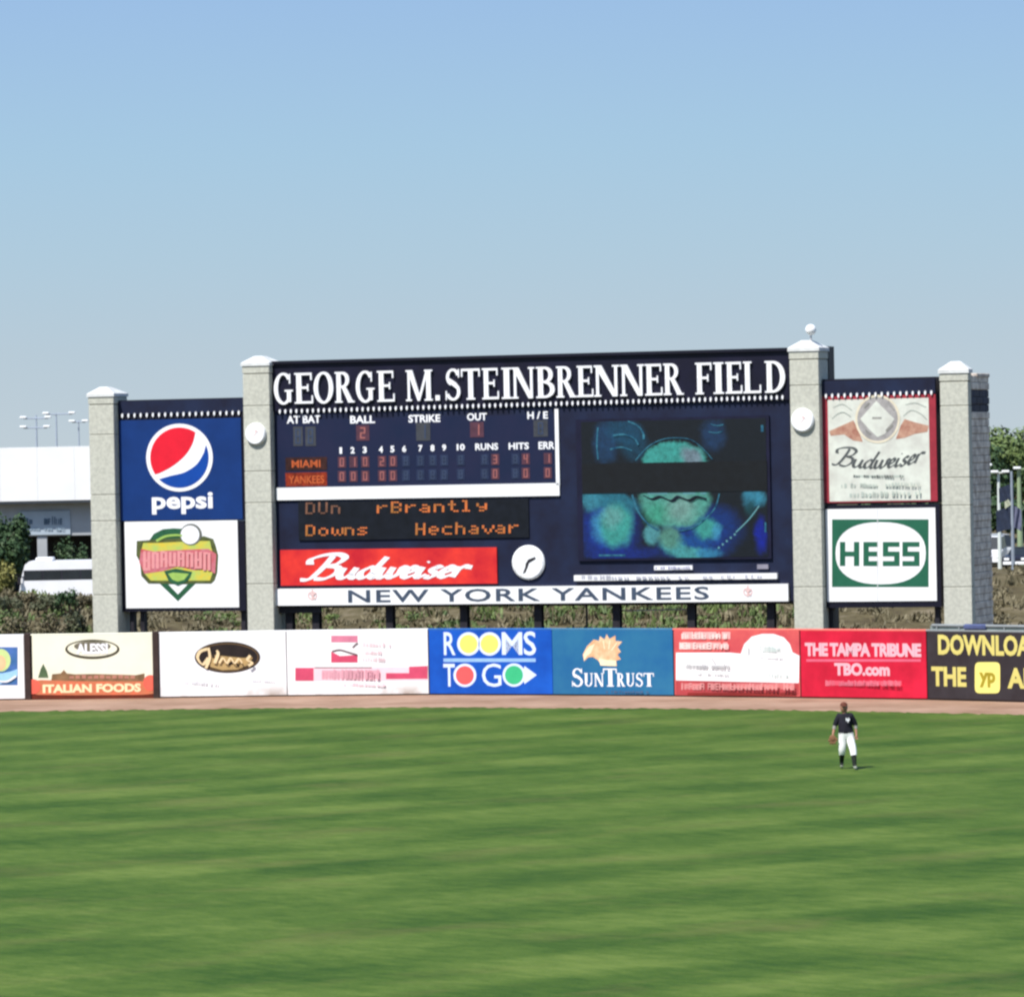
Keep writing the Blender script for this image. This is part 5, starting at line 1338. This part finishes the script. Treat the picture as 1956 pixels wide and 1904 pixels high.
# ------------------------------------------------------------------ shuttle bus
M_BUS = mat('bus_white', (0.82, 0.82, 0.84), 0.3, 0.03, 1, spec=0.5)
M_GL = mat('dark_glass', (0, 0, 0))
M_TY = mat('tyre', (0.02, 0.02, 0.02), 0.9, 0.2, 5); M_RIM = mat('rim', (0.4, 0.4, 0.42), 0.35, 0.1, 5)
p = P(40, 1100, 285); q = P(172, 1069, 285)
bus = empty('shuttle_bus', (p.x, 285, 0), 0, 'white shuttle bus with dark window band parked behind the bank', 'bus')
L_ = 8.6; H_ = q.z
pf = [(0.0, 0.55), (0.0, 1.3), (0.12, 2.1), (0.35, H_ - 0.18), (0.6, H_), (L_ - 0.2, H_), (L_, H_ - 0.2), (L_, 0.55)]
mb = MB(); mb.poly([(a, b) for a, b in pf], -1.15, (), 2.3); mb.poly([(a, b) for a, b in pf[::-1]], 1.15)
mb.build('body', M_BUS, bus)
zb0, zb1 = P(100, 1106.5, 285).z, P(100, 1087.5, 285).z
x = P(50, 1095, 285).x - p.x
mb = MB(); mb.box(x - 0.03, L_ - 0.4, -1.162, -1.145, zb0, zb1); mb.build('window_band', mat('band_black', (0.03, 0.026, 0.04), 0.4, 0.2, 2), bus)
while x < L_ - 1.4:
    mb = MB(); mb.bbox(x, x + 1.02, -1.185, -1.163, zb0 + 0.03, zb1 - 0.03, 0.008); mb.build('window', M_GL, bus); x += 1.08
mb = MB(); mb.add([(-0.01, -1.0, 1.35), (-0.01, 1.0, 1.35), (0.32, 1.0, H_ - 0.3), (0.32, -1.0, H_ - 0.3)], [(0, 1, 2, 3)]); mb.build('windscreen', M_GL, bus)
a_, b_ = P(70, 1064, 285).x - p.x, P(103, 1064, 285).x - p.x
mb = MB(); mb.bbox(a_, b_, -0.7, 0.7, H_ + 0.001, H_ + 0.2, 0.05); mb.build('roof_unit', M_BUS, bus)
mb = MB(); mb.box(0.05, L_ - 0.05, -1.1, 1.1, 0.35, 0.549); mb.build('skirt', mat('skirt_grey', (0.3, 0.3, 0.31), 0.6), bus)
def wheel(par, x, y, r, wd):
    mb = MB(); mb.lathe([(r * 0.55, -wd / 2), (r * 0.95, -wd / 2), (r, -wd / 4), (r, wd / 4), (r * 0.95, wd / 2), (r * 0.55, wd / 2)], (x, y, r), 20, 'y')
    wo_ = mb.build('wheel', M_TY, par)
    mb = MB(); mb.lathe([(0.001, -wd / 2 + 0.02), (r * 0.56, -wd / 2 + 0.01), (r * 0.56, wd / 2 - 0.01), (0.001, wd / 2 - 0.02)], (x, y, r), 16, 'y'); mb.build('rim', M_RIM, wo_)
for xx in (1.4, 6.6):
    for yy in (-1.08, 1.08): wheel(bus, xx, yy, 0.42, 0.28)
for yy in (-0.85, 0.85):
    mb = MB(); mb.bbox(-0.04, 0.02, yy - 0.14, yy + 0.14, 0.75, 0.95, 0.01); mb.build('headlight', M_CAP, bus)
mb = MB(); mb.tube([(0.25, -1.15, 2.2), (0.05, -1.4, 2.1)], 0.03, 6); mb.bbox(-0.05, 0.12, -1.52, -1.32, 1.75, 2.15, 0.02); mb.build('mirror', M_BLACK, bus)

# ------------------------------------------------------------------ parked vehicles at the right
def car(x, y, rz, prof, cab, wdt, m, name, label, cat, L0, wx, tr=0.34, grp=None):
    o = empty(name, (x, y, 0), rz, label, cat, grp)
    mb = MB(); mb.poly(prof, -wdt / 2, (), wdt); mb.poly(prof[::-1], wdt / 2); mb.build('body', m, o)
    iw = wdt / 2 - 0.10
    base_, topw = wdt / 2 - 0.03, wdt / 2 - 0.17
    n_ = len(cab); vs = []
    zl = min(c[1] for c in cab); zh = max(c[1] for c in cab)
    for sgn in (-1, 1):
        for c in cab: vs.append((c[0], sgn * (base_ + (topw - base_) * (c[1] - zl) / (zh - zl)), c[1]))
    mb = MB(); mb.add(vs, [tuple(range(n_)), tuple(range(2 * n_ - 1, n_ - 1, -1))] + [(i_, n_ + i_, n_ + (i_ + 1) % n_, (i_ + 1) % n_) for i_ in range(n_)])
    mb.build('cabin', M_GL, o)
    r0, r1 = [c for c in cab if c[1] > zh - 0.06][0][0], [c for c in cab if c[1] > zh - 0.06][-1][0]
    mb = MB(); mb.bbox(min(r0, r1) - 0.03, max(r0, r1) + 0.03, -topw - 0.01, topw + 0.01, zh - 0.02, zh + 0.035, 0.015); mb.build('roof', m, o)
    for sgn in (-1, 1):
        for xw in wx: wheel(o, xw, sgn * (wdt / 2 - 0.09), tr, 0.2)
        mb = MB(); mb.bbox(-0.03, 0.04, sgn * (wdt / 2 - 0.3) - 0.18, sgn * (wdt / 2 - 0.3) + 0.18, 0.62, 0.78, 0.01); mb.build('headlight', M_CAP, o)
    mb = MB(); mb.bbox(-0.07, 0.03, -wdt / 2 + 0.05, wdt / 2 - 0.05, 0.32, 0.52, 0.02); mb.build('bumper', M_CAP, o)
    return o
sed = [(0.0, 0.35), (0.0, 0.72), (0.25, 0.86), (1.2, 0.98), (3.9, 1.0), (4.5, 0.9), (4.55, 0.4)]
sedc = [(1.1, 0.97), (1.75, 1.42), (3.1, 1.44), (3.95, 0.99)]
p = P(1948, 1092, 338)
car(p.x - 0.3, 338, math.radians(68), sed, sedc, 1.8, mat('car_dark', lin(34, 34, 48, 0.7), 0.3, 0.1, 1, spec=0.6), 'parked_car', 'dark car with pale windscreen parked facing the field at right', 'car', 0, (0.85, 3.6))
van = [(0.0, 0.4), (0.0, 1.0), (0.9, 1.2), (4.9, 1.25), (4.9, 0.4)]
vanc = [(0.85, 1.19), (1.4, 2.02), (4.7, 2.05), (4.85, 1.24)]
p = P(1893, 1090, 345)
car(p.x - 0.2, 345, math.radians(80), van, vanc, 1.95, M_BUS, 'parked_van', 'white van parked just right of the stone pillar', 'van', 0, (0.95, 3.9), 0.38)
p = P(1915, 1090, 352)
car(p.x, 352, math.radians(95), van, vanc, 1.95, mat('van_silver', lin(190, 194, 196, 0.8), 0.35, 0.06, 1, spec=0.5), 'parked_van', 'silver van parked behind between the white van and dark car', 'van', 0, (0.95, 3.9), 0.38)
p = P(2000, 1090, 340)
car(p.x, 342, math.radians(85), sed, sedc, 1.8, M_BUS, 'parked_car', 'white car parked right of the dark car', 'car', 0, (0.85, 3.6))

# ------------------------------------------------------------------ the outfielder
foot = G(1633.7, 1470)
PX, PY = foot.x - 0.20, foot.y + 0.45
pl_e = empty('person', (PX, PY, 0), 0, 'outfielder in dark jersey and white trousers walking towards the infield grass', 'person')
J = {'pel': (0.0, 0.0, 0.98, .160, .125), 'sp': (-0.01, 0.01, 1.14, .158, .118), 'ch': (-0.02, 0.0, 1.34, .190, .130), 'nb': (-0.03, 0.0, 1.50, .095, .075), 'nk': (-0.04, -0.01, 1.575, .058, .058), 'h1': (-0.05, -0.03, 1.64, .102, .105), 'h2': (-0.055, -0.03, 1.735, .118, .122), 'h3': (-0.055, -0.02, 1.82, .088, .095),
     'ls': (-0.19, 0.0, 1.47, .084, .080), 'le': (-0.31, 0.03, 1.21, .050, .050), 'lw': (-0.37, -0.07, 0.99, .032, .034), 'lh': (-0.385, -0.10, 0.91, .040, .022),
     'rs': (0.14, 0.0, 1.47, .084, .080), 're': (0.265, 0.04, 1.21, .050, .050), 'rw': (0.275, -0.05, 0.98, .032, .034), 'rh': (0.28, -0.08, 0.90, .042, .020),
     'lhp': (-0.095, 0.0, 0.90, .122, .118), 'lk': (-0.125, -0.04, 0.52, .080, .082), 'la': (-0.13, 0.19, 0.17, .044, .046), 'lt': (-0.14, 0.05, 0.05, .042, .032),
     'rhp': (0.09, 0.0, 0.90, .122, .118), 'rk': (0.175, -0.20, 0.51, .080, .082), 'ra': (0.19, -0.36, 0.11, .044, .046), 'rt': (0.21, -0.55, 0.045, .044, .032)}
E_ = [('pel', 'sp'), ('sp', 'ch'), ('ch', 'nb'), ('nb', 'nk'), ('nk', 'h1'), ('h1', 'h2'), ('h2', 'h3'), ('ch', 'ls'), ('ls', 'le'), ('le', 'lw'), ('lw', 'lh'), ('ch', 'rs'), ('rs', 're'), ('re', 'rw'), ('rw', 'rh'),
      ('pel', 'lhp'), ('lhp', 'lk'), ('lk', 'la'), ('la', 'lt'), ('pel', 'rhp'), ('rhp', 'rk'), ('rk', 'ra'), ('ra', 'rt')]
for k in range(4):   # fingers of the bare hand
    x = 0.28 + (k - 1.5) * 0.019; J['f%da' % k] = (x, -0.092, 0.855, .0105, .0105); J['f%db' % k] = (x + 0.002 * (k - 1.5), -0.112, 0.815 + 0.006 * abs(k - 1.4), .0085, .0085)
    E_ += [('rh', 'f%da' % k), ('f%da' % k, 'f%db' % k)]
J['tha'] = (0.235, -0.10, 0.895, .012, .012); J['thb'] = (0.222, -0.125, 0.862, .010, .010); E_ += [('rh', 'tha'), ('tha', 'thb')]
keys = list(J); ix = {k: i_ for i_, k in enumerate(keys)}
me = bpy.data.meshes.new('person_frame'); me.from_pydata([J[k][:3] for k in keys], [(ix[a], ix[b]) for a, b in E_], []); me.update()
so = bpy.data.objects.new('person_frame', me); COL.objects.link(so)
sk = so.modifiers.new('skin', 'SKIN'); sk.use_smooth_shade = True
if not me.skin_vertices:
    bpy.context.view_layer.update()
sv = me.skin_vertices[0].data
for k in keys: sv[ix[k]].radius = J[k][3:5]
for v_ in sv: v_.use_root = False
sv[ix['pel']].use_root = True
sb_ = so.modifiers.new('sub', 'SUBSURF'); sb_.levels = 2; sb_.render_levels = 2
dg = bpy.context.evaluated_depsgraph_get(); dg.update()
em = so.evaluated_get(dg).to_mesh()
BV = [v_.co.copy() for v_ in em.vertices]; BN = [v_.normal.copy() for v_ in em.vertices]; BF = [tuple(p_.vertices) for p_ in em.polygons]
so.evaluated_get(dg).to_mesh_clear(); bpy.data.objects.remove(so)
SKIN = mat('skin', (0.34, 0.17, 0.11), 0.6, 0.12, 8)
mb = MB(); mb.add(BV, BF); mb.build('body', SKIN, pl_e, smooth=True)
def garment(name, test, infl, m):
    fs_ = [f_ for f_ in BF if test(sum((BV[i_] for i_ in f_), Vector()) / len(f_))]
    us_ = sorted({i_ for f_ in fs_ for i_ in f_}); mp = {v_: k for k, v_ in enumerate(us_)}
    mb = MB(); mb.add([BV[i_] + BN[i_] * infl for i_ in us_], [tuple(mp[i_] for i_ in f_) for f_ in fs_])
    return mb.build(name, m, pl_e, smooth=True)
M_JER = mat('jersey_navy', lin(30, 28, 40, 0.8), 0.85, 0.25, 6)
arm = lambda c: (c.x < -0.225 or c.x > 0.185)
garment('jersey', lambda c: 1.00 < c.z < 1.535 and (not arm(c) or c.z > 1.22), 0.022, M_JER)
garment('undershirt_sleeve', lambda c: arm(c) and 1.12 < c.z <= 1.235, 0.010, mat('sleeve_grey', lin(150, 146, 140, 0.8), 0.8))
garment('trousers', lambda c: c.z < 1.03 and c.z > 0.40 and -0.235 < c.x < (0.205 if c.z > 0.72 else 0.3), 0.022, mat('trousers_white', (0.78, 0.77, 0.75), 0.85, 0.05, 5))
for sg_ in (-1, 1): garment('sock', lambda c: 0.10 < c.z <= 0.41 and (c.x - 0.03) * sg_ > 0, 0.012, mat('sock_black', (0.012, 0.016, 0.012), 0.9, 0.2, 6))
for sg_ in (-1, 1): garment('shoe', lambda c: c.z <= 0.12 and (c.x - 0.03) * sg_ > 0, 0.012, mat('shoe_grey', (0.25, 0.27, 0.22), 0.6, 0.2, 6))
mb = MB()
ring_ = [(0.168 * math.cos(2 * math.pi * k / 24) - 0.004, 0.135 * math.sin(2 * math.pi * k / 24)) for k in range(24)]
mb.add([(x, y, 1.015) for x, y in ring_] + [(x, y, 1.06) for x, y in ring_], [(k, (k + 1) % 24, 24 + (k + 1) % 24, 24 + k) for k in range(24)]); mb.build('belt', M_BLACK, pl_e)
# cap
mb = MB(); hc = (-0.055, -0.03)
mb.lathe([(0.106 * math.cos(a * math.pi / 16), 0.100 * math.sin(a * math.pi / 16)) for a in range(0, 9)], (hc[0], hc[1] + 0.004, 1.765), 24)
mb.add([(hc[0] + 0.085 * math.cos(t_), hc[1] - 0.07 + (-0.0), 1.775) for t_ in (0, math.pi)] + [(hc[0] - 0.06, hc[1] - 0.165, 1.757), (hc[0] + 0.06, hc[1] - 0.165, 1.757), (hc[0], hc[1] - 0.19, 1.755)], [(0, 1, 2, 4, 3)])
mb.build('cap', mat('cap_brown', lin(112, 62, 46, 0.7), 0.8, 0.2, 8), pl_e, smooth=True)
# face: nose, eyes, mouth, ears
mb = MB(); mb.lathe([(0.001, -0.024), (0.010, -0.016), (0.014, 0.0)], (hc[0], hc[1] - 0.088, 1.695), 8, 'y')
for sx in (-1, 1): mb.lathe([(0.001, -0.022), (0.014, -0.012), (0.018, 0.004), (0.012, 0.024)], (hc[0] + sx * 0.084, hc[1] + 0.01, 1.70), 8)
mb.build('nose_and_ears', mat('skin_light', (0.50, 0.30, 0.22), 0.6), pl_e, smooth=True)
for sx in (-1, 1):
    mb = MB(); mb.lathe([(0.001, -0.008), (0.010, -0.004), (0.012, 0.004)], (hc[0] + sx * 0.032, hc[1] - 0.088, 1.722), 10, 'y'); mb.build('eye', M_BLACK, pl_e)
mb = MB(); mb.bbox(hc[0] - 0.024, hc[0] + 0.024, hc[1] - 0.094, hc[1] - 0.080, 1.652, 1.660, 0.002); mb.build('mouth', mat('lips', (0.25, 0.10, 0.08), 0.6), pl_e)
mb = MB(); cx_ = 0.045; yj = -0.162
for q_ in stroke([(cx_ - 0.05, 1.42), (cx_ - 0.045, 1.34)], 0.018, 0.024, n=1) + stroke([(cx_ - 0.05, 1.42), (cx_ + 0.02, 1.34)], 0.018, 0.024, n=1) + stroke([(cx_ + 0.02, 1.34), (cx_ + 0.02, 1.43)], 0.018, 0.024, n=1) + stroke([(cx_ - 0.02, 1.38), (cx_ + 0.0, 1.33), (cx_, 1.30)], 0.018, 0.024, n=2) + stroke([(cx_ + 0.05, 1.39), (cx_, 1.33)], 0.018, 0.024, n=2):
    mb.poly(q_, yj - 0.0005 * len(mb.f) / 2, (), 0.03)
mb.build('chest_emblem', M_LETW, pl_e)
# glove held in the hand at picture left
gv = empty('baseball_glove', (PX - 0.39, PY - 0.11, 0.86), 0, 'brown baseball glove on the hand of the outfielder', 'glove')
M_GLV = mat('glove_leather', (0.20, 0.095, 0.045), 0.7, 0.2, 10)
mb = MB(); mb.lathe([(0.001, -0.03), (0.075, -0.04), (0.10, -0.01), (0.09, 0.03), (0.04, 0.045), (0.001, 0.04)], (0, 0, 0), 18, 'y'); mb.build('palm', M_GLV, gv, smooth=True)
for k in range(5):
    a = math.radians([-150, -115, -90, -65, -10][k]); r1 = 0.175 if 0 < k < 4 else 0.14
    mb = MB(); mb.tube([(0.06 * math.cos(a), 0, 0.06 * math.sin(a)), (r1 * 0.75 * math.cos(a), -0.02, r1 * 0.75 * math.sin(a)), (r1 * math.cos(a), -0.05, r1 * math.sin(a))], [0.032, 0.028, 0.016], 8); mb.build('finger', M_GLV, gv, smooth=True)
mb = MB(); mb.tube([(0.07, -0.02, -0.03), (0.11, -0.035, -0.08)], 0.018, 6); mb.tube([(0.10, -0.03, -0.02), (0.06, -0.035, -0.11)], 0.012, 6); mb.build('webbing', M_GLV, gv)
